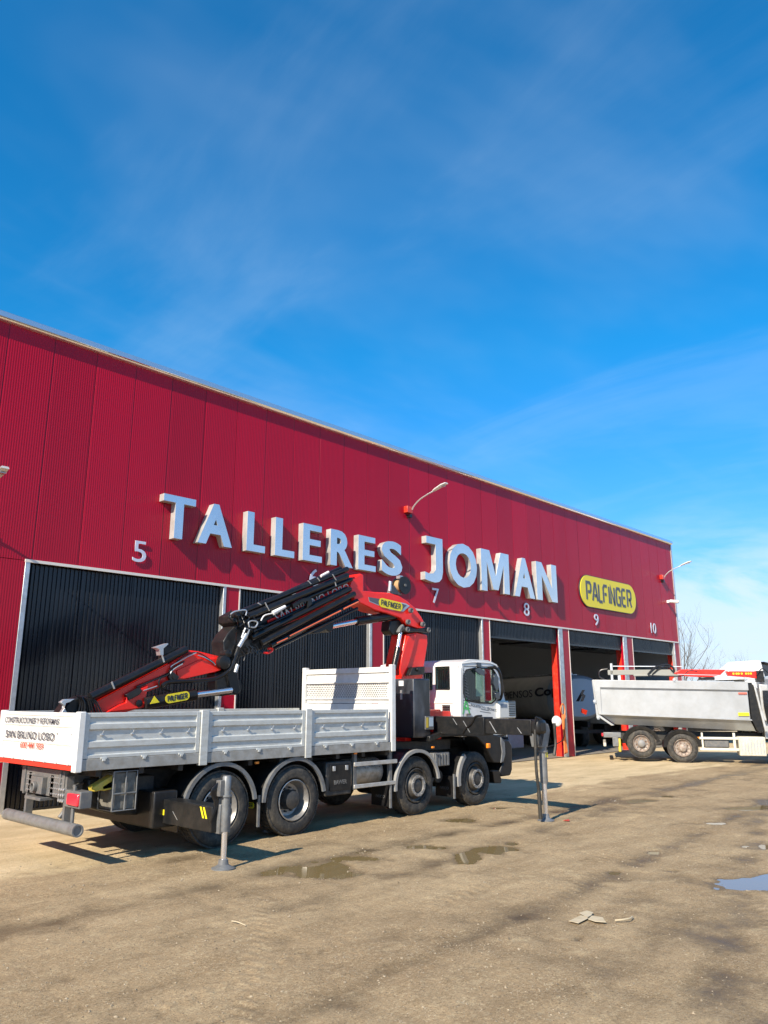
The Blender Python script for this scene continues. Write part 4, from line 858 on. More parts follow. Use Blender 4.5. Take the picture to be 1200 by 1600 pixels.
# striped shadow painted on the door edge as thin converging lines
m = M()
for k in range(13):
    z = 2.70-k*.062; m.prism([(13.14, CY0-.003, z), (13.14, CY0-.003, z+.014), (13.14+.10+.012*k, CY0-.003, z-.05+.007), (13.14+.10+.012*k, CY0-.003, z-.055)], (0, .002, 0))
build('shadow_stripe', m, dgrey_t, cab)
build('door_handle', M().box(13.2, 13.36, CY0-.025, CY0, 1.78, 1.82), greym, cab, bevel=.006)
build('gutter', M().tube([(13.1, CY0-.002, 2.83), (13.5, CY0-.004, 2.87), (14.1, CY0-.004, 2.87), (14.4, CY0-.002, 2.8)], .012), white, cab)
# front lower corner
fl_ = M().prism([at(a, b, Y=10.05) for a, b in ((672, 1160), (690, 1152), (722, 1150), (745, 1152), (758, 1165), (765, 1180), (772, 1192), (788, 1192), (791, 1175), (790, 1158), (783, 1150), (765, 1146), (720, 1143), (690, 1143), (672, 1150))], (0, .5, 0)); build('wing', fl_, black, tr, bevel=.02)
bmpr = build('bumper', M().prism([(14.35, 10.06, .50), (14.72, 10.06, .50), (14.80, 10.06, .62), (14.82, 10.06, 1.12), (14.7, 10.06, 1.25), (14.5, 10.06, 1.25), (14.45, 10.06, .75), (14.35, 10.06, .62)], (0, 2.36, 0)), black, tr, bevel=.03)
build('bumper_corner', M().prism([at(a, b, Y=10.03) for a, b in ((783, 1152), (789, 1160), (790, 1178), (787, 1190), (783, 1192), (785, 1175), (783, 1162))], (0, .1, 0)), jackm, bmpr, bevel=.01)
build('step', M().prism([at(a, b, Y=10.08) for a, b in ((765, 1204), (770, 1206), (773, 1224), (783, 1224), (784, 1219), (780, 1204), (777, 1204))], (0, .35, 0)), hosem, tr, bevel=.01)
il = at(763, 1166, Y=10.03); build('indicator_lamp', M().box(il.x-.05, il.x+.05, 10.0, 10.06, il.z-.04, il.z+.06), lens_o, tr, bevel=.015)
# white louvred unit on the front
a_ = at(781, 1123, Y=10.0); b_ = at(806, 1095, Y=10.0)
hu = build('air_unit', M().box(a_.x, b_.x, 10.0, 10.4, a_.z, b_.z), mat('off_white_plastic', (.60, .60, .56), .5), tr, bevel=.03)
m = M()
for k in range(9): z = a_.z+.06+k*.037; m.box(a_.x+(b_.x-a_.x)*.55, b_.x-.04, 9.992, 10.01, z, z+.018)
build('grille_slat', m, hosem, hu); build('badge', M().box(a_.x+.04, a_.x+.28, 9.994, 10.001, b_.z-.14, b_.z-.07), tarp_m, hu)

# crane ---------------------------------------------------------------
CYN = 10.72; CW = .42
def pp(pts, y=CYN): return [at(a, b, Y=y) for a, b in pts]
Z3 = lambda *P_: [(520+a/6.667, 880+b/6.667) for a, b in P_]
Z2 = lambda *P_: [(340+a/5.4545, 870+b/5.4545) for a, b in P_]
Z1 = lambda *P_: [(80+a/3.75, 980+b/3.75) for a, b in P_]
col = build('crane_column', M().prism(pp(Z3((765, 735), (880, 720), (985, 745), (990, 830), (975, 930), (945, 1110), (935, 1200), (715, 1212), (695, 1110), (720, 960), (745, 850))), (0, CW, 0)), redc, tr, bevel=.02)
m = M().prism(pp(Z3((785, 760), (870, 740), (845, 860), (790, 1060), (720, 1190), (700, 1110), (725, 960)), CYN-.03), (0, .03, 0)); build('column_plate', m, redc, col, bevel=.008)
m = M().prism(pp(Z3((835, 1085), (960, 1075), (955, 1160), (800, 1170)), CYN-.12), (0, .14, 0)); m.lathe(at(652, 1046, Y=CYN-.12), (0, -1, 0), [(0, .04), (.03, .04), (.035, .02)], 10); build('valve_cover', m, black, col, bevel=.01)
cv = build('column_cover', M().box(11.62, 12.12, 10.12, 10.62, 1.38, 2.50), mat('scuff_sheen_cover', (.014, .016, .020), .3, col2=(.09, .10, .12), nsc=2.2, lo=.48, hi=.75, coat=.2, stretch=(1, 1, .5)), tr, bevel=.025)  # lighter smears in the colour stand for scuffs and painted reflections
build('cover_handle', M().box(11.60, 11.62, 10.42, 10.46, 2.1, 2.28), galv, cv); build('cover_badge', M().box(11.608, 11.62, 10.38, 10.5, 2.36, 2.46), white_t, cv)
build('crane_base', M().box(11.85, 12.98, 10.55, 11.95, 1.22, 1.9).cyl((12.55, 11.0, 1.8), (12.55, 11.0, 2.3), .33, n=24), redc, tr, bevel=.02)
build('red_bracket', M().prism(pp(((660, 1111), (704, 1111), (704, 1119), (692, 1128), (686, 1146), (676, 1147), (672, 1118), (660, 1116)), 10.25), (0, .12, 0)), redc, tr, bevel=.008)
cbx = build('control_box', M().prism(pp(((665, 1119), (678, 1119), (678, 1140), (665, 1140)), 10.1), (0, .15, 0)), greym, tr, bevel=.008)
build('control_label', M().prism(pp(((666.5, 1121), (669.5, 1121), (669.5, 1137), (666.5, 1137)), 10.096), (0, .003, 0)), yeldark, cbx); build('label', M().prism(pp(((671, 1121), (677, 1121), (677, 1135), (671, 1135)), 10.096), (0, .003, 0)), tank_b, cbx)
# front outrigger
fo = build('outrigger_beam', M().box(12.38, 12.62, 7.98, 9.0, 1.47, 1.745), black, tr, bevel=.01)
build('beam_sleeve', M().box(12.35, 12.65, 9.0, 12.9, 1.44, 1.775), black, fo, bevel=.01)
m = M()
for pts in (((12.377, 8.9, 1.70), (12.377, 8.88, 1.70), (12.377, 8.74, 1.50), (12.377, 8.76, 1.50)), ((12.347, 9.75, 1.74), (12.347, 9.735, 1.74), (12.347, 9.64, 1.62), (12.347, 9.655, 1.62)), ((12.347, 9.5, 1.70), (12.347, 9.485, 1.70), (12.347, 9.33, 1.49), (12.347, 9.345, 1.49)), ((12.377, 8.28, 1.60), (12.377, 8.265, 1.60), (12.377, 8.18, 1.50), (12.377, 8.2, 1.50))): m.prism(pts, (-.002, 0, 0))
build('scratch', m, galv, fo)
build('hydraulic_hose', M().tube([(12.36, 9.05, 1.8), (12.34, 9.2, 1.78), (12.335, 9.28, 1.66), (12.335, 9.42, 1.56), (12.335, 9.5, 1.47)], .018), hosem, fo)
j2 = jack(12.68, 7.95, 1.50, .64, None, .07)
build('jack_head', M().prism(pp(((838, 1136), (846, 1128), (857, 1131), (860, 1142), (856, 1168), (842, 1168), (839, 1150)), 7.88), (0, .16, 0)), jackm, j2, bevel=.015)
build('beam_end', M().box(12.36, 12.64, 7.80, 8.0, 1.49, 1.75), black, j2, bevel=.06)
build('label', M().box(12.66, 12.74, 7.882, 7.89, 1.08, 1.2), yellow, j2)
build('lock_lever', M().tube([at(836, 1140, Y=7.9), at(838, 1200, Y=7.9), at(842, 1235, Y=7.9)], .028).tube([at(842, 1235, Y=7.9), at(845, 1280, Y=7.9)], .036).tube([at(866, 1130, Y=7.9), at(868, 1160, Y=7.9), at(866, 1180, Y=7.9)], .03), chass, j2)
m = M()
for k in range(3): m.tube([at(836+k*2, 1130, Y=7.86), at(838+k*3, 1120+k, Y=7.84), at(846+k*2, 1135, Y=7.84), at(842+k*2, 1165, Y=7.86)], .012)
build('hydraulic_hose', m, hosem, j2)
# elbow arm
arm = build('boom_arm', M().prism(pp(Z3((170, 300), (200, 160), (290, 108), (322, 120), (322, 285), (440, 300), (540, 305), (600, 310), (700, 345), (780, 395), (860, 465), (925, 560), (968, 640), (962, 690), (880, 680), (760, 642), (712, 575), (560, 520), (440, 490), (340, 440), (250, 400))), (0, CW, 0)), redc, tr, bevel=.018)
build('chassis_link', M().prism(pp(Z3((745, 665), (790, 660), (880, 685), (960, 670), (1010, 670), (1015, 715), (985, 728), (880, 715), (790, 722), (745, 715)), CYN-.05), (0, CW+.1, 0)), black, tr, bevel=.02)
m = M()
for z in Z3((775, 692), (993, 697), (812, 493), (783, 613), (937, 637)):
    c_ = at(*z, Y=CYN-.05); m.lathe(c_, (0, -1, 0), [(-.02, .055), (.03, .055), (.035, .035), (.02, .03)], 16)
build('pin', m, greym, arm)
P0, P1 = Z3((480, 375))[0], Z3((735, 480))[0]
sw_ = build('name_stripe', M().prism(pp(Z3((370, 352), (480, 370), (760, 418), (802, 445), (735, 505), (600, 485), (480, 440), (380, 400)), CYN-.004), (0, .006, 0)), galv, arm)
build('stripe_inner', M().prism(pp(Z3((375, 352), (480, 370), (735, 425), (770, 440), (715, 492), (600, 472), (480, 432), (385, 392)), CYN-.008), (0, .004, 0)), dgrey_t, sw_)
A = at(*Z3((605, 432))[0], Y=CYN-.012); uu = (at(*Z3((725, 455))[0], Y=CYN)-at(*Z3((490, 400))[0], Y=CYN)); wd = uu.length
uu = uu.normalized(); vv = uu.cross(V((0, -1, 0))); vv = V((-uu.z, 0, uu.x)); 
if vv.z < 0: vv = -vv
lg = build('logo_plate', pill(A, uu, vv, wd*1.04, .185, .003), yellow, arm)
stroke_text('lettering', 'PALFINGER', wd*.84, .10, A-uu*wd*.42-vv*.05+V((0, -.0035, 0)), uu, vv, dark_t, lg, sw=.1, depth=.003)
# column cylinder, boom cylinder
def rod(a, b, r, y, mt, name, parent=None): return build(name, M().cyl(at(*a, Y=y), at(*b, Y=y), r, n=18), mt, parent or tr)
c1_ = rod((622, 1012), (615, 1045), .062, CYN+.05, black, 'lift_cylinder'); rod((625.5, 988), (621, 1014), .04, CYN+.05, chr2, 'piston', c1_)
build('cylinder_eye', M().prism(pp(Z3((700, 690), (735, 635), (750, 660), (730, 700), (705, 735), (690, 715)), CYN), (0, .1, 0)), jackm, c1_, bevel=.01)
c2_ = rod((557, 971), (625, 960), .085, CYN+.12, black, 'boom_cylinder'); rod((508, 980.5), (559, 970.5), .048, CYN+.12, chr2, 'piston', c2_)
build('cylinder_clevis', M().prism(pp(Z3((600, 600), (700, 590), (740, 640), (700, 690), (690, 745), (620, 745), (590, 700)), CYN+.08), (0, .25, 0)), black, c2_, bevel=.02)
build('cylinder_mount', M().prism(pp(Z2((800, 620), (1000, 520), (985, 620), (960, 645), (930, 620), (870, 650), (820, 655)), CYN+.05), (0, .3, 0)), black, tr, bevel=.015)
# boom bundle
cx_ = build('boom_section', M().prism(pp(Z2((235, 560), (330, 470), (1150, 170), (1195, 220), (1200, 380), (800, 600), (500, 775), (300, 800), (230, 720)), CYN+.1), (0, .3, 0)), black, tr, bevel=.02)
rp = build('red_section', M().prism(pp(Z2((430, 540), (820, 370), (1160, 185), (1195, 235), (1180, 330), (850, 470), (520, 600), (440, 590)), CYN+.07), (0, .05, 0)), redc, tr, bevel=.006)
A = at(*Z2((505, 570))[0], Y=CYN+.06); B = at(*Z2((1130, 300))[0], Y=CYN+.06); uu2 = (B-A).normalized(); vv2 = V((-uu2.z, 0, uu2.x))
text('lettering', 'SAN BRUNO LOBO', (B-A).length, .19, A, uu2, vv2, white_t, rp, depth=.008)
pip = M()
for a, b, r_, y in (((210, 470), (1105, 105), .052, 10.72), ((260, 510), (1105, 160), .058, 10.66), ((330, 420), (1050, 95), .035, 10.8), ((300, 545), (1140, 190), .042, 10.72), ((270, 440), (1010, 120), .03, 10.86)):
    pip.cyl(at(*Z2(a)[0], Y=y), at(*Z2(b)[0], Y=y), r_, n=14).cut()
pu = build('extension_cylinder', pip, hosem, tr)
lo_ = M()
for a, b, r_, y in (((290, 690), (1130, 275), .048, 10.66), ((370, 735), (1165, 315), .052, 10.62), ((300, 640), (1100, 265), .03, 10.72), ((450, 755), (1190, 375), .045, 10.66), ((480, 785), (1190, 440), .03, 10.74)):
    lo_.cyl(at(*Z2(a)[0], Y=y), at(*Z2(b)[0], Y=y), r_, n=14).cut()
build('extension_tube', lo_, hosem, tr)
or_ = M(); or_.cyl(at(*Z2((505, 735))[0], Y=10.60), at(*Z2((595, 695))[0], Y=10.60), .014, n=8); or_.cyl(at(*Z2((615, 675))[0], Y=10.60), at(*Z2((1050, 460))[0], Y=10.60), .014, n=8); or_.cyl(at(*Z2((1075, 445))[0], Y=10.60), at(*Z2((1200, 385))[0], Y=10.60), .016, n=8)
build('orange_hose', or_, mat('orange_red_hose', (.6, .13, .06), .5), tr)
clp = M()
for a, b in (((405, 390), (440, 460)), ((980, 150), (1010, 200)), ((770, 205), (795, 230)), ((850, 180), (870, 205)), ((345, 395), (370, 410)), ((1000, 215), (1010, 250))):
    clp.cyl(at(*Z2(a)[0], Y=10.61), at(*Z2(b)[0], Y=10.61), .012, n=6).cut()
build('pipe_clamp', clp, galv, tr)
build('hose_fitting', M().cyl(at(*Z2((470, 480))[0], Y=10.6), at(*Z2((575, 425))[0], Y=10.6), .04, .03).tube([at(*z, Y=10.6) for z in Z2((370, 545), (400, 500), (470, 482))], .012).cut().cyl(at(*Z2((880, 165))[0], Y=10.6), at(*Z2((945, 130))[0], Y=10.6), .025), white_t, tr)
build('pulley_bracket', M().prism(pp(Z2((640, 400), (730, 350), (800, 345), (810, 400), (770, 440), (770, 380), (720, 390), (650, 440)), 10.62), (0, .06, 0)), black, tr, bevel=.01)
# joint cluster between boom and jib
jc = build('jib_joint', M().prism(pp(Z2((110, 500), (200, 450), (260, 480), (300, 560), (330, 640), (300, 740), (330, 800), (250, 830), (190, 860), (170, 960), (185, 1060), (200, 1150), (160, 1180), (110, 1150), (90, 1060), (60, 950), (40, 900), (60, 850), (50, 720), (90, 650), (150, 590), (110, 560)), CYN+.02), (0, .36, 0)), black, tr, bevel=.02)
m = M()
for cx0, cy0, rr in ((45, 900, 52), (75, 825, 30), (150, 500, 26), (190, 480, 24), (130, 545, 22), (185, 545, 26)):
    c_ = at(*Z2((cx0, cy0))[0], Y=CYN); m.lathe(c_, (0, -1, 0), [(-.1, rr*.0021), (.06, rr*.0021), (.075, rr*.0012)], 18)
build('joint_pin', m, black, jc)
m = M()
random.seed(3)
for k in range(16):
    a = (random.uniform(110, 330), random.uniform(440, 640)); b = (a[0]+random.uniform(-60, 70), a[1]+random.uniform(20, 110)); c_ = ((a[0]+b[0])/2+random.uniform(-60, 60), (a[1]+b[1])/2+random.uniform(-30, 60))
    m.tube([at(*Z2(q_)[0], Y=10.62+random.uniform(-.05, .08)) for q_ in (a, c_, b)], .012)
for k in range(12):
    a = (random.uniform(200, 420), random.uniform(740, 800)); b = (a[0]+random.uniform(-30, 30), a[1]+random.uniform(40, 90)); m.tube([at(*Z2(q_)[0], Y=10.66) for q_ in (a, ((a[0]+b[0])/2+20, (a[1]+b[1])/2), b)], .014)
build('hydraulic_hose', m, hosem, jc)
m = M()
m.tube([at(*z, Y=10.56) for z in Z2((270, 600), (265, 560), (300, 545), (340, 560), (320, 600), (280, 600))], .013).tube([at(*z, Y=10.56) for z in Z2((205, 690), (235, 610), (270, 620), (240, 700))], .016, sm=False)
m.cut(); m.cyl(at(*Z2((180, 770))[0], Y=10.55), at(*Z2((245, 660))[0], Y=10.55), .035).cyl(at(*Z2((150, 985))[0], Y=10.6), at(*Z2((170, 920))[0], Y=10.6), .03).tube([at(*z, Y=10.56) for z in Z2((110, 490), (150, 465), (240, 455), (240, 500))], .012)
build('steel_fitting', m, galv, jc)
build('red_hook', M().tube([at(*z, Y=10.66) for z in Z2((385, 815), (430, 820), (465, 800), (460, 780), (430, 785))], .02), redc, jc)
# jib
JY = CYN+.06
jib = build('jib_beam', M().prism(pp(Z1((245, 450), (690, 215), (800, 135), (860, 140), (985, 170), (1000, 250), (965, 265), (880, 275), (790, 305), (740, 300), (640, 350), (560, 380), (540, 470), (510, 478), (360, 520), (200, 560)), JY), (0, .3, 0)), redc, tr, bevel=.015)
build('jib_plate', M().prism(pp(Z1((440, 400), (570, 340), (545, 470), (500, 478), (320, 500), (400, 455), (440, 440)), JY-.05), (0, .05, 0)), redc, jib, bevel=.01)
m = M().prism(pp(Z1((440, 395), (520, 350), (535, 375), (520, 395), (455, 430)), JY-.08), (0, .08, 0)); build('valve_block', m, hosem, jib, bevel=.01)
m = M().lathe(at(*Z1((512, 447))[0], Y=JY-.05), (0, -1, 0), [(0, .05), (.03, .05), (.035, .03)], 14).lathe(at(*Z1((715, 292))[0], Y=JY-.03), (0, -1, 0), [(0, .035), (.05, .035)], 12).lathe(at(*Z1((1005, 205))[0], Y=JY-.05), (0, -1, 0), [(-.1, .10), (.03, .10), (.045, .07)], 20).lathe(at(*Z1((1080, 350))[0], Y=JY-.03), (0, -1, 0), [(-.2, .13), (.0, .13)], 18); build('joint_pin', m, black, jib)
build('pin_cap', M().lathe(at(*Z1((1005, 205))[0], Y=JY-.09), (0, -1, 0), [(0, .035), (.02, .035), (.03, .02)], 14), galv, jib)
m = M().cyl(at(*Z1((230, 410))[0], Y=JY-.02), at(*Z1((790, 130))[0], Y=JY-.02), .062, n=16).cyl(at(*Z1((220, 430))[0], Y=JY+.12), at(*Z1((740, 170))[0], Y=JY+.12), .05, n=12); build('extension_cylinder', m, hosem, jib)
m = M()
for a, b in (((355, 320), (370, 360)), ((650, 165), (662, 205))): m.cyl(at(*Z1(a)[0], Y=JY-.085), at(*Z1(b)[0], Y=JY-.085), .014, n=6).cut()
build('pipe_clamp', m, galv, jib)
m = M()
for pts in (((700, 235), (712, 222), (760, 195), (800, 172), (850, 150)), ((712, 300), (700, 270), (720, 245), (770, 215)), ((620, 345), (600, 352), (540, 372)), ((860, 165), (900, 178), (945, 205), (962, 222))): m.tube([at(*z, Y=JY-.05) for z in Z1(*pts)], .009).cut()
build('steel_fitting', m, galv, jib)
build('gusset_plate', M().prism(pp(Z1((735, 255), (860, 195), (985, 178), (995, 250), (960, 262), (780, 303), (745, 300)), JY-.022), (0, .022, 0)), redc, jib, bevel=.006)
build('beam_groove', M().prism(pp(Z1((500, 352), (690, 262), (693, 268), (505, 360)), JY-.006), (0, .005, 0)), hosem, jib)
# long second tube line along the beam, end mechanism
build('beam_edge', M().prism(pp(Z1((250, 445), (690, 215), (695, 228), (275, 462)), JY-.015), (0, .015, 0)), redc, jib)
m = M().prism(pp(Z1((60, 500), (110, 430), (180, 405), (250, 400), (270, 500), (250, 560), (60, 560)), JY), (0, .28, 0)); je = build('jib_head', m, black, jib, bevel=.02)
build('hook_plate', M().prism(pp(Z1((55, 440), (80, 422), (140, 420), (110, 440), (90, 445), (80, 470), (95, 500), (60, 500), (85, 465)), JY-.05), (0, .08, 0)), galv, je, bevel=.006)
m = M()
for k in range(9): x_ = 150+k*12; m.tube([at(*Z1(q_)[0], Y=JY-.04-.01*(k % 3)) for q_ in ((x_, 400+k*3), (x_+20, 440), (x_+10+5*k, 500))], .012)
build('hydraulic_hose', m, hosem, je)
cup = build('cable_guide', M().prism(pp(Z1((608, 118), (685, 93), (688, 100), (660, 125), (660, 165), (640, 165), (635, 130)), JY), (0, .12, 0)), galv, jib, bevel=.006)
build('guide_bracket', M().prism(pp(Z1((660, 110), (760, 118), (800, 130), (780, 150), (665, 190)), JY+.02), (0, .2, 0)), black, jib, bevel=.01)
c3_ = build('jib_cylinder', M().cyl(at(*Z1((545, 448))[0], Y=JY-.05), at(*Z1((842, 396))[0], Y=JY-.05), .088, n=20), black, tr)
build('piston', M().cyl(at(*Z1((840, 396))[0], Y=JY-.05), at(*Z1((1055, 368))[0], Y=JY-.05), .047, n=16), chr2, c3_)
A = at(*Z1((740, 410))[0], Y=JY-.142); B = at(*Z1((812, 397))[0], Y=JY-.142); uj = (B-A).normalized(); vj = V((-uj.z, 0, uj.x))
lp = build('logo_plate', pill(A, uj, vj, (B-A).length*1.95, .135, .004), yellow, c3_); stroke_text('lettering', 'PALFINGER', (B-A).length*1.55, .07, A-uj*(B-A).length*.78-vj*.035+V((0, -.005, 0)), uj, vj, dark_t, lp, sw=.11, depth=.003)
build('warning_triangle', M().prism(pp(Z1((580, 450), (605, 403), (635, 440)), JY-.142), (0, .004, 0)), yellow, c3_)
build('drag_hose', M().tube([at(*z, Y=JY-.1) for z in Z1((650, 345), (680, 325), (760, 318), (900, 310), (990, 290), (1050, 240), (1080, 170), (1105, 100))], .033, 9), hosem, jc)
build('hydraulic_hose', M().tube([at(*z, Y=JY-.06) for z in Z1((640, 300), (630, 330), (650, 360), (700, 375))], .012).tube([at(*z, Y=JY-.04) for z in Z1((690, 260), (740, 200), (800, 160), (860, 150), (930, 190), (960, 215))], .010).tube([at(*z, Y=JY-.04) for z in Z1((500, 350), (600, 310), (680, 280), (720, 240), (780, 200))], .014).prism(pp(Z1((690, 290), (710, 260), (750, 290), (740, 310), (700, 310)), JY-.06), (0, .06, 0)), hosem, jib)
build('jib_clevis', M().prism(pp(Z1((960, 270), (1010, 255), (1040, 290), (1075, 330), (1110, 350), (1100, 390), (1050, 395), (1000, 405), (975, 380), (965, 320)), JY), (0, .26, 0)), black, tr, bevel=.02)
# hose reel on the elbow
rl = at(633, 914.5, Y=CYN); ree = build('hose_reel', M().lathe(rl, (0, 1, 0), [(0, .02), (0, .185), (.015, .19), (.03, .185), (.03, .05)], 32), black, tr)
build('reel_drum', M().lathe(rl, (0, 1, 0), [(.03, .13), (.20, .13)], 28), wood, ree); build('reel_flange', M().lathe(rl, (0, 1, 0), [(.20, .17), (.22, .175), (.225, .10)], 28), black, ree)
build('reel_mount', M().prism(pp(Z3((615, 230), (640, 230), (700, 320), (740, 330), (600, 318)), CYN+.05), (0, .1, 0)).cyl(rl, rl+V((0, -.02, 0)), .03), greym, ree)
build('reel_valve', M().cyl(at(*Z3((592, 290))[0], Y=CYN+.02), at(*Z3((598, 190))[0], Y=CYN+.02), .035).box(rl.x-.12, rl.x-.02, CYN+.04, CYN+.14, rl.z+.14, rl.z+.2), galv, ree)

# ------------------------------------------------------------------ tipper truck with crane
tp_ = empty('tipper_truck', (27.16, 11.46, 0), R(-62), local=True, label='grey aluminium tipper truck parked at the far right before bay 10', cat='tipper truck')
b0 = [(-2.83, 2.78), (2.26, 2.68), (2.26, 1.42), (-2.62, 1.62)]
m = M(); body = [(-2.83, 2.78), (2.24, 2.68), (2.24, 1.44), (2.50, 1.04), (1.9, 1.10), (-2.05, 1.22), (-2.3, 1.25), (-2.62, 1.5), (-2.78, 1.62)]
m.loft([[(x, 0, z) for x, z in ((-2.83, 2.78), (2.24, 2.68), (2.24, 1.42), (-2.70, 1.60))], [(x, 2.4, z) for x, z in ((-2.83, 2.78), (2.24, 2.68), (2.24, 1.42), (-2.70, 1.60))]], True)
bd = build('tipper_body', m, tipm, tp_, bevel=.02)
build('lower_body', M().loft([[(-2.69, .01, 1.61), (2.23, .01, 1.43), (2.42, .32, 1.05), (-2.15, .32, 1.24)], [(-2.69, 2.39, 1.61), (2.23, 2.39, 1.43), (2.42, 2.08, 1.05), (-2.15, 2.08, 1.24)]]), tipm, bd, bevel=.015)
build('top_rail', M().prism([(-2.86, -.03, 2.79), (2.27, -.03, 2.69), (2.27, -.03, 2.40), (-2.60, -.03, 2.52), (-2.60, -.03, 1.64), (2.27, -.03, 1.45), (2.29, -.03, 1.40), (-2.72, -.03, 1.58)], (0, .035, 0)), tipm, bd, bevel=.01)
m = M().box(-2.5, -2.4, .02, .06, 1.28, 1.55)
build('tail_door', M().prism([(-2.88, .0, 2.78), (-2.83, .0, 2.78), (-2.72, .0, 1.60), (-2.2, .0, 1.22), (-2.3, 0, 1.2), (-2.80, .0, 1.55)], (0, 2.4, 0)), tipm, bd, bevel=.01)
build('body_lip', M().prism([(-2.6, -.036, 2.50), (2.24, -.036, 2.395), (2.24, -.036, 2.375), (-2.6, -.036, 2.48)], (0, .03, 0)), greym, bd)
m = M()
for x, z in ((-2.83, 2.05), (-2.75, 1.5), (-.1, 2.78), (2.2, 2.8)): m.lathe((x, -.05, z), (0, -1, 0), [(-.03, .05), (.03, .05)], 8).box(x-.03, x+.06, -.05, .03, z-.08, z)
build('tarp_catch', m, galv, bd)
yp = build('yellow_plate', M().box(1.86, 2.20, -.045, -.035, 1.56, 1.67), yellow, bd)
rs_ = build('maker_sticker', M().box(1.93, 2.2, -.043, -.036, 2.275, 2.335), red_t, bd)
# strut panel, front bulkhead
build('front_strut', M().prism([(2.27, .02, 2.66), (2.40, .02, 2.66), (2.62, .02, 1.04), (2.45, .02, 1.04), (2.27, .02, 1.42)], (0, 2.3, 0)), black, bd, bevel=.01)
build('bulkhead', M().prism([(2.44, .0, 2.60), (2.50, .0, 2.60), (2.72, .0, 1.05), (2.64, .0, 1.05)], (0, 2.4, 0)), alu, bd, bevel=.01)
cabx = M().box(2.95, 5.3, .05, 2.45, .75, 2.9); cb2 = build('cab', cabx, tank_b, tp_, bevel=.12)
build('door_window', M().box(4.0, 4.9, .035, .06, 1.85, 2.6), visor_m, cb2, bevel=.04); build('windshield', M().box(5.29, 5.31, .25, 2.25, 1.8, 2.7), visor_m, cb2, bevel=.04); build('rear_window', M().box(2.93, 2.96, .6, 1.9, 1.9, 2.6), visor_m, cb2)
build('crane_pedestal', M().box(2.68, 2.92, .3, 2.1, .8, 2.5).box(2.62, 2.90, .05, .30, 1.4, 2.6), alu, tp_, bevel=.02)
m = M()
for k in range(6): m.tube([(2.72+.03*k, .02, 2.4), (2.70+.03*k, -.02, 1.9), (2.76, .02, 1.3)], .014)
build('hydraulic_hose', m, hosem, tp_)
cs = M()
for y in (.75, 1.55): cs.box(-2.3, 5.0, y, y+.1, .72, .98)
for x in (-2.0, -.6, .8, 2.2, 3.4): cs.box(x, x+.1, .85, 1.55, .76, .94)
cs.box(-.5, 1.2, .6, 1.8, .5, .7); build('chassis', cs, chass, tp_)
wt = make_wheel(tp_, (0, 0, .49), None, .49, .30, 'mid'); wheel_copy(wt, tp_, (0, 2.44, .49), True)
wg = make_wheel(tp_, (-1.34, 0, .615), None, .475, .30, 'tag'); wheel_copy(wg, tp_, (-1.34, 2.44, .615), True); wheel_copy(wt, tp_, (4.3, 0.06, .49)); wheel_copy(wt, tp_, (4.3, 2.40, .49), True)
for xc, zc in ((0, .49), (-1.34, .60)):
    rings = []
    for i in range(17):
        a = R(8+170*i/16); r = .60; cx, cz = xc+math.cos(a)*r, zc+math.sin(a)*r*.95
        rings.append([(cx, -.03, cz), (cx+math.cos(a)*.03, -.03, cz+math.sin(a)*.03), (cx+math.cos(a)*.03, .55, cz+math.sin(a)*.03), (cx, .55, cz)])
    g_ = build('mudguard', M().loft(rings), black, tp_)
    build('guard_side', M().loft([[(xc+math.cos(R(8+170*i/16))*k, y, zc+math.sin(R(8+170*i/16))*k*.95) for k, y in ((.51, -.02), (.62, -.045), (.62, -.02), (.51, -.005))] for i in range(17)]), black, g_)
sr = build('side_rail', M().box(.55, 1.78, -.02, .03, .78, .86).box(.55, 1.78, -.02, .03, .42, .50).box(.62, .68, .0, .04, .42, 1.0).box(1.62, 1.70, .0, .04, .42, 1.0), mat('cream_rail', (.62, .60, .50), .5, dust=.3), tp_, bevel=.008)
tb2 = build('toolbox', M().box(1.78, 2.62, -.05, .5, .26, .88), mat('cream_box', (.60, .57, .46), .5, col2=(.5, .46, .36), nsc=5, dust=.4), tp_, bevel=.03)
m = M()
for k in range(8): x = 1.86+k*.095; m.box(x, x+.03, -.062, -.05, .33, .80)
build('cover_rib', m, galv, tb2, bevel=.004)
build('fuel_tank', M().box(.7, 1.5, .05, .5, .5, .8), greym, tp_, bevel=.05)
build('underrun_bar', M().box(-2.62, -2.52, -.02, 2.4, .50, .63), mat('cream_bar', (.5, .48, .42), .5, dust=.4), tp_, bevel=.02)
l_ = build('tail_lamp', M().box(-2.66, -2.60, .0, .18, .84, .95), lens_r, tp_, bevel=.02); build('lamp_housing', M().box(-2.60, -2.0, .0, .2, .80, .98).box(-2.3, -2.1, .0, .15, .5, .82), jackm, l_, bevel=.02)
build('chock', M().box(-2.12, -2.02, .02, .12, .32, .78), yeldark, tp_, bevel=.03); build('marker_lamp', M().box(.44, .56, -.03, .0, .80, .86), lens_o, tp_)
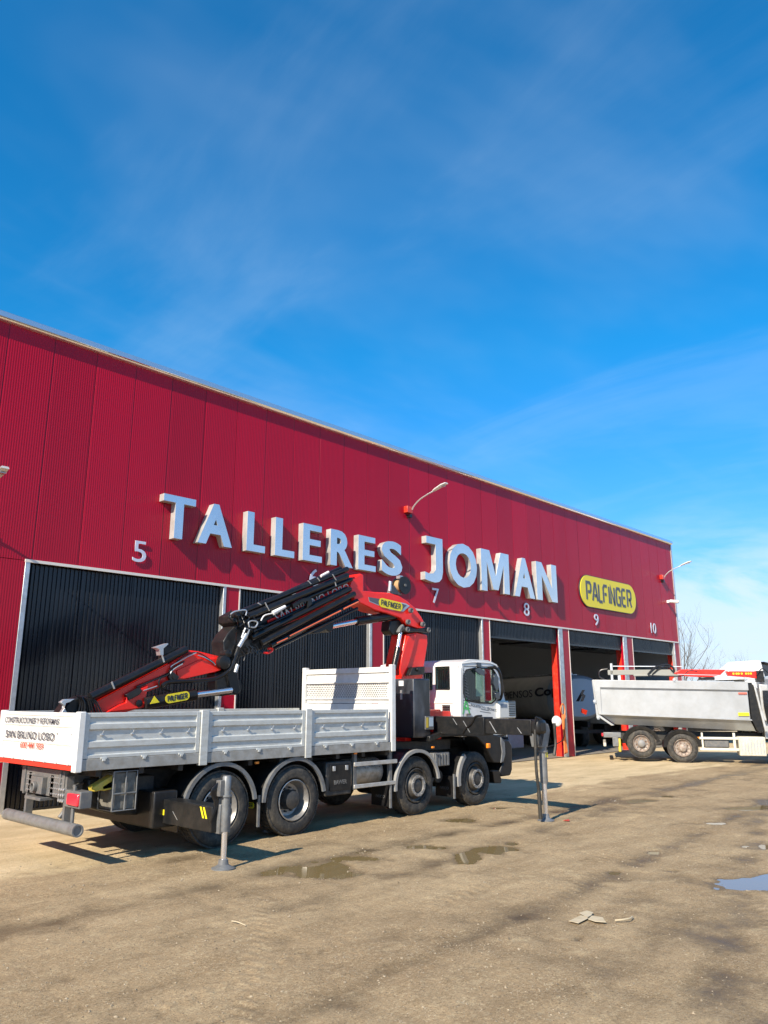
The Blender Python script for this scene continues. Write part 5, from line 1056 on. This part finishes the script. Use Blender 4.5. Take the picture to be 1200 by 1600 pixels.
# arm along the top
ar = build('crane_boom', M().prism([(.25, .9, 3.16), (1.75, .9, 3.13), (1.55, .9, 2.95), (1.2, .9, 2.86), (.25, .9, 2.93), (.0, .9, 3.02)], (0, .28, 0)), redc, tp_, bevel=.015)
build('crane_arm', M().prism([(1.75, .85, 3.08), (2.72, .85, 3.06), (2.72, .85, 2.82), (2.5, .85, 2.86), (1.8, .85, 2.92)], (0, .32, 0)), redc, ar, bevel=.015)
m = M()
for x in (1.95, 2.05, 2.12, 2.22, 2.36, 2.44, 2.52): m.box(x, x+.055, .843, .849, 2.96, 3.02).cut()
build('sticker', m, yellow, ar)
build('arm_extension', M().box(-2.3, .1, .95, 1.13, 2.98, 3.16).box(-1.4, .3, .93, 1.15, 2.93, 3.0), mat('arm_grey', (.26, .26, .23), .5, .2, dust=.3), ar, bevel=.012)
m = M().tube([(-2.4, 1.0, 2.8), (-2.62, 1.0, 2.95), (-2.55, 1.0, 3.15), (-2.3, 1.0, 3.2)], .03).tube([(-.9, .92, 2.98), (-.6, .92, 3.25), (-.2, .92, 3.33), (.0, .92, 3.2), (-.02, .92, 3.05)], .035).tube([(-.75, .92, 2.98), (-.5, .92, 3.18), (-.2, .92, 3.26), (-.05, .92, 3.1)], .025).tube([(-.9, .9, 2.95), (.2, .9, 2.92), (.5, .9, 3.1), (.8, .9, 3.08)], .02)
build('hydraulic_hose', m, hosem, ar)
m = M().box(-2.2, -2.12, .95, 1.1, 2.7, 3.4).box(-1.95, -1.85, .98, 1.08, 2.7, 3.0).tube([(-2.16, 1.02, 3.3), (.3, 1.02, 3.26)], .02).tube([(.1, .8, 2.98), (1.7, .8, 2.93)], .012)
build('arm_post', m, galv, ar)
build('arm_joint', M().box(2.72, 2.95, .8, 1.2, 2.7, 3.08).tube([(2.7, .78, 2.9), (2.9, .74, 3.15), (3.1, .78, 3.0)], .02), black, ar, bevel=.01)
build('hook_block', M().box(.85, 1.35, .85, 1.1, 2.78, 2.88), hosem, ar, bevel=.02)

# ------------------------------------------------------------------ white lorry beyond
wl = empty('white_lorry', (42.3, 14.2, 0), R(-30), local=True, label='white lorry with roof deflector behind the grey tipper truck', cat='lorry')
cbm = M().loft([[(x, y, z) for x, z in ((-1.1, .9), (-1.1, 2.9), (-1.0, 3.05), (.55, 3.05), (1.15, 2.95), (1.35, 2.0), (1.4, .9))] for y in (-1.2, 1.2)]); wc = build('cab', cbm, white, wl, bevel=.05)
build('roof_deflector', M().loft([[(-1.6, -1.15, 3.06), (.15, -1.15, 3.06), (.05, -1.05, 4.0), (-.2, -1.0, 4.02)], [(-1.6, 1.15, 3.06), (.15, 1.15, 3.06), (.05, 1.05, 4.0), (-.2, 1.0, 4.02)]]), white, wc, bevel=.03)
build('sun_visor', M().prism([(.2, -1.1, 3.95), (1.1, -1.1, 3.78), (1.12, -1.1, 3.72), (.25, -1.1, 3.86)], (0, 2.2, 0)), hosem, wc); build('windshield', M().prism([(.06, -1.0, 3.84), (.95, -1.0, 3.70), (1.05, -1.0, 3.06), (.16, -1.0, 3.06)], (0, 2.0, 0)), visor_m, wc)
build('door_window', M().box(-.3, .9, -1.215, -1.19, 1.9, 2.7), visor_m, wc)
build('cargo_box', M().box(-9, -1.8, -1.2, 1.2, 1.0, 2.98), white, wl, bevel=.03); build('chassis', M().box(-8.8, 1.0, -.5, .5, .6, .95), chass, wl)
wq = make_wheel(wl, (.6, -1.2, .5), None, .5, .3, 'mid'); wheel_copy(wq, wl, (.6, 1.2, .5), True); wheel_copy(wq, wl, (-6.5, -1.2, .5)); wheel_copy(wq, wl, (-6.5, 1.2, .5), True); wheel_copy(wq, wl, (-7.9, -1.2, .5)); wheel_copy(wq, wl, (-7.9, 1.2, .5), True)

# ------------------------------------------------------------------ bare trees
def bare_tree(loc, h, seed, label, group=None):
    rd = random.Random(seed); tr_ = empty('bare_tree', loc, local=True, label=label, cat='tree', group=group); tm = M(); cm_ = M()
    def br(p, d, L_, r, dep, m_):
        n = 4; P_ = [p]; dd = d.copy()
        for i in range(n): dd = (dd+V((rd.uniform(-.16, .16), rd.uniform(-.16, .16), rd.uniform(-.02, .12)))).normalized(); P_.append(P_[-1]+dd*L_/n)
        m_.tube(P_, [r*(1-.5*i/n) for i in range(n+1)], 4, sm=False)
        if dep > 0:
            for k in range(rd.randint(3, 5)):
                i = rd.randint(1, n); a = rd.uniform(0, 6.28); up = rd.uniform(.5, 1.1); br(P_[i], (V((math.cos(a), math.sin(a), up))*.7+dd*.5).normalized(), L_*rd.uniform(.45, .7), r*.42, dep-1, cm_)
    br(V((0, 0, -.05)), V((.02, 0, 1)), h*.62, h*.009, 0, tm); top = V((0, 0, h*.3))
    for k in range(9):
        a = k*2.4; z = h*(.14+.5*k/9); br(V((rd.uniform(-.05, .05), 0, z)), V((math.cos(a), math.sin(a), 1.1+.5*k/9)).normalized(), h*(.46-.02*k), h*.0038, 3, cm_)
    build('trunk', tm, bark, tr_); build('crown', cm_, bark, tr_); return tr_
def gp(dep, px): return HD*dep+RT*((px-600)/1240*dep)
bare_tree(gp(60, 1074), 8.6, 11, 'tall bare leafless tree right of the hall corner')
bare_tree(gp(66, 1096), 5.2, 5, 'low bare bush with fanned twigs beside the taller leafless tree')
bare_tree(gp(80, 1150), 6.4, 9, 'distant thin bare tree showing above the white lorry')
hd_ = M()
for k in range(160):
    p_ = gp(120+random.uniform(-6, 6), 1060+k*3.2); s_ = random.uniform(1.2, 2.6); hd_.lathe(V((p_.x, p_.y, 0)), (0, 0, 1), [(0, s_), (s_*.6, s_*1.1), (s_*1.3, s_*.6), (s_*1.6, .1)], 7)
tag(build('hedgerow', hd_, hedge_m), 'dark far-off hedgerow along the horizon', 'hedge', kind='stuff')

# ------------------------------------------------------------------ litter
def scrap(name, pts, label, cat, group=None, mt=cardb, dz=.012):
    P_ = [at(a, b, Z=.0) for a, b in pts]; c_ = sum(P_, V((0, 0, 0)))/len(P_)
    for q_ in P_: q_.z = float(ground_h(np.array([q_.x]), np.array([q_.y]))[0])+dz+random.uniform(0, .008)
    return tag(build(name, M().prism(P_, (0, 0, .004)), mt, origin=(c_.x, c_.y, 0), smooth=False), label, cat, group)
scrap('cardboard_scrap', [(889, 1441), (908, 1433), (920, 1438), (904, 1445)], 'left flap of torn cardboard lying on the dirt in the right foreground', 'cardboard', 'torn cardboard scraps')
scrap('cardboard_scrap', [(905, 1430), (917, 1427), (927, 1429), (924, 1434), (918, 1438)], 'small upper flap of torn cardboard on the dirt', 'cardboard', 'torn cardboard scraps', dz=.018)
scrap('cardboard_scrap', [(919, 1439), (925, 1434), (942, 1437), (947, 1445), (930, 1443)], 'right flap of torn cardboard lying on the dirt', 'cardboard', 'torn cardboard scraps', dz=.015)
tw = M().tube([at(961, 1438, Z=.02), at(972, 1437, Z=.03), at(984, 1435, Z=.03), at(988, 1432, Z=.025)], .008)
tag(build('stick', tw, cardb, origin=at(972, 1437, Z=0)), 'pale bent stick right of the torn cardboard', 'stick')
tag(build('straw', M().tube([at(362, 1439, Z=.012), at(372, 1441, Z=.016), at(384, 1446, Z=.012)], .005), cardb, origin=at(372, 1441, Z=0)), 'thin straw on the dirt in the middle foreground', 'straw')
scrap('paper_scrap', [(880, 1283), (889, 1281), (890, 1284)], 'small red scrap beside the front jack shadow', 'litter', mt=redpost)
for o in list(SC.objects):
    if o.type == 'EMPTY' and o.parent is None and o.get('label') is None: print('unlabelled', o.name)
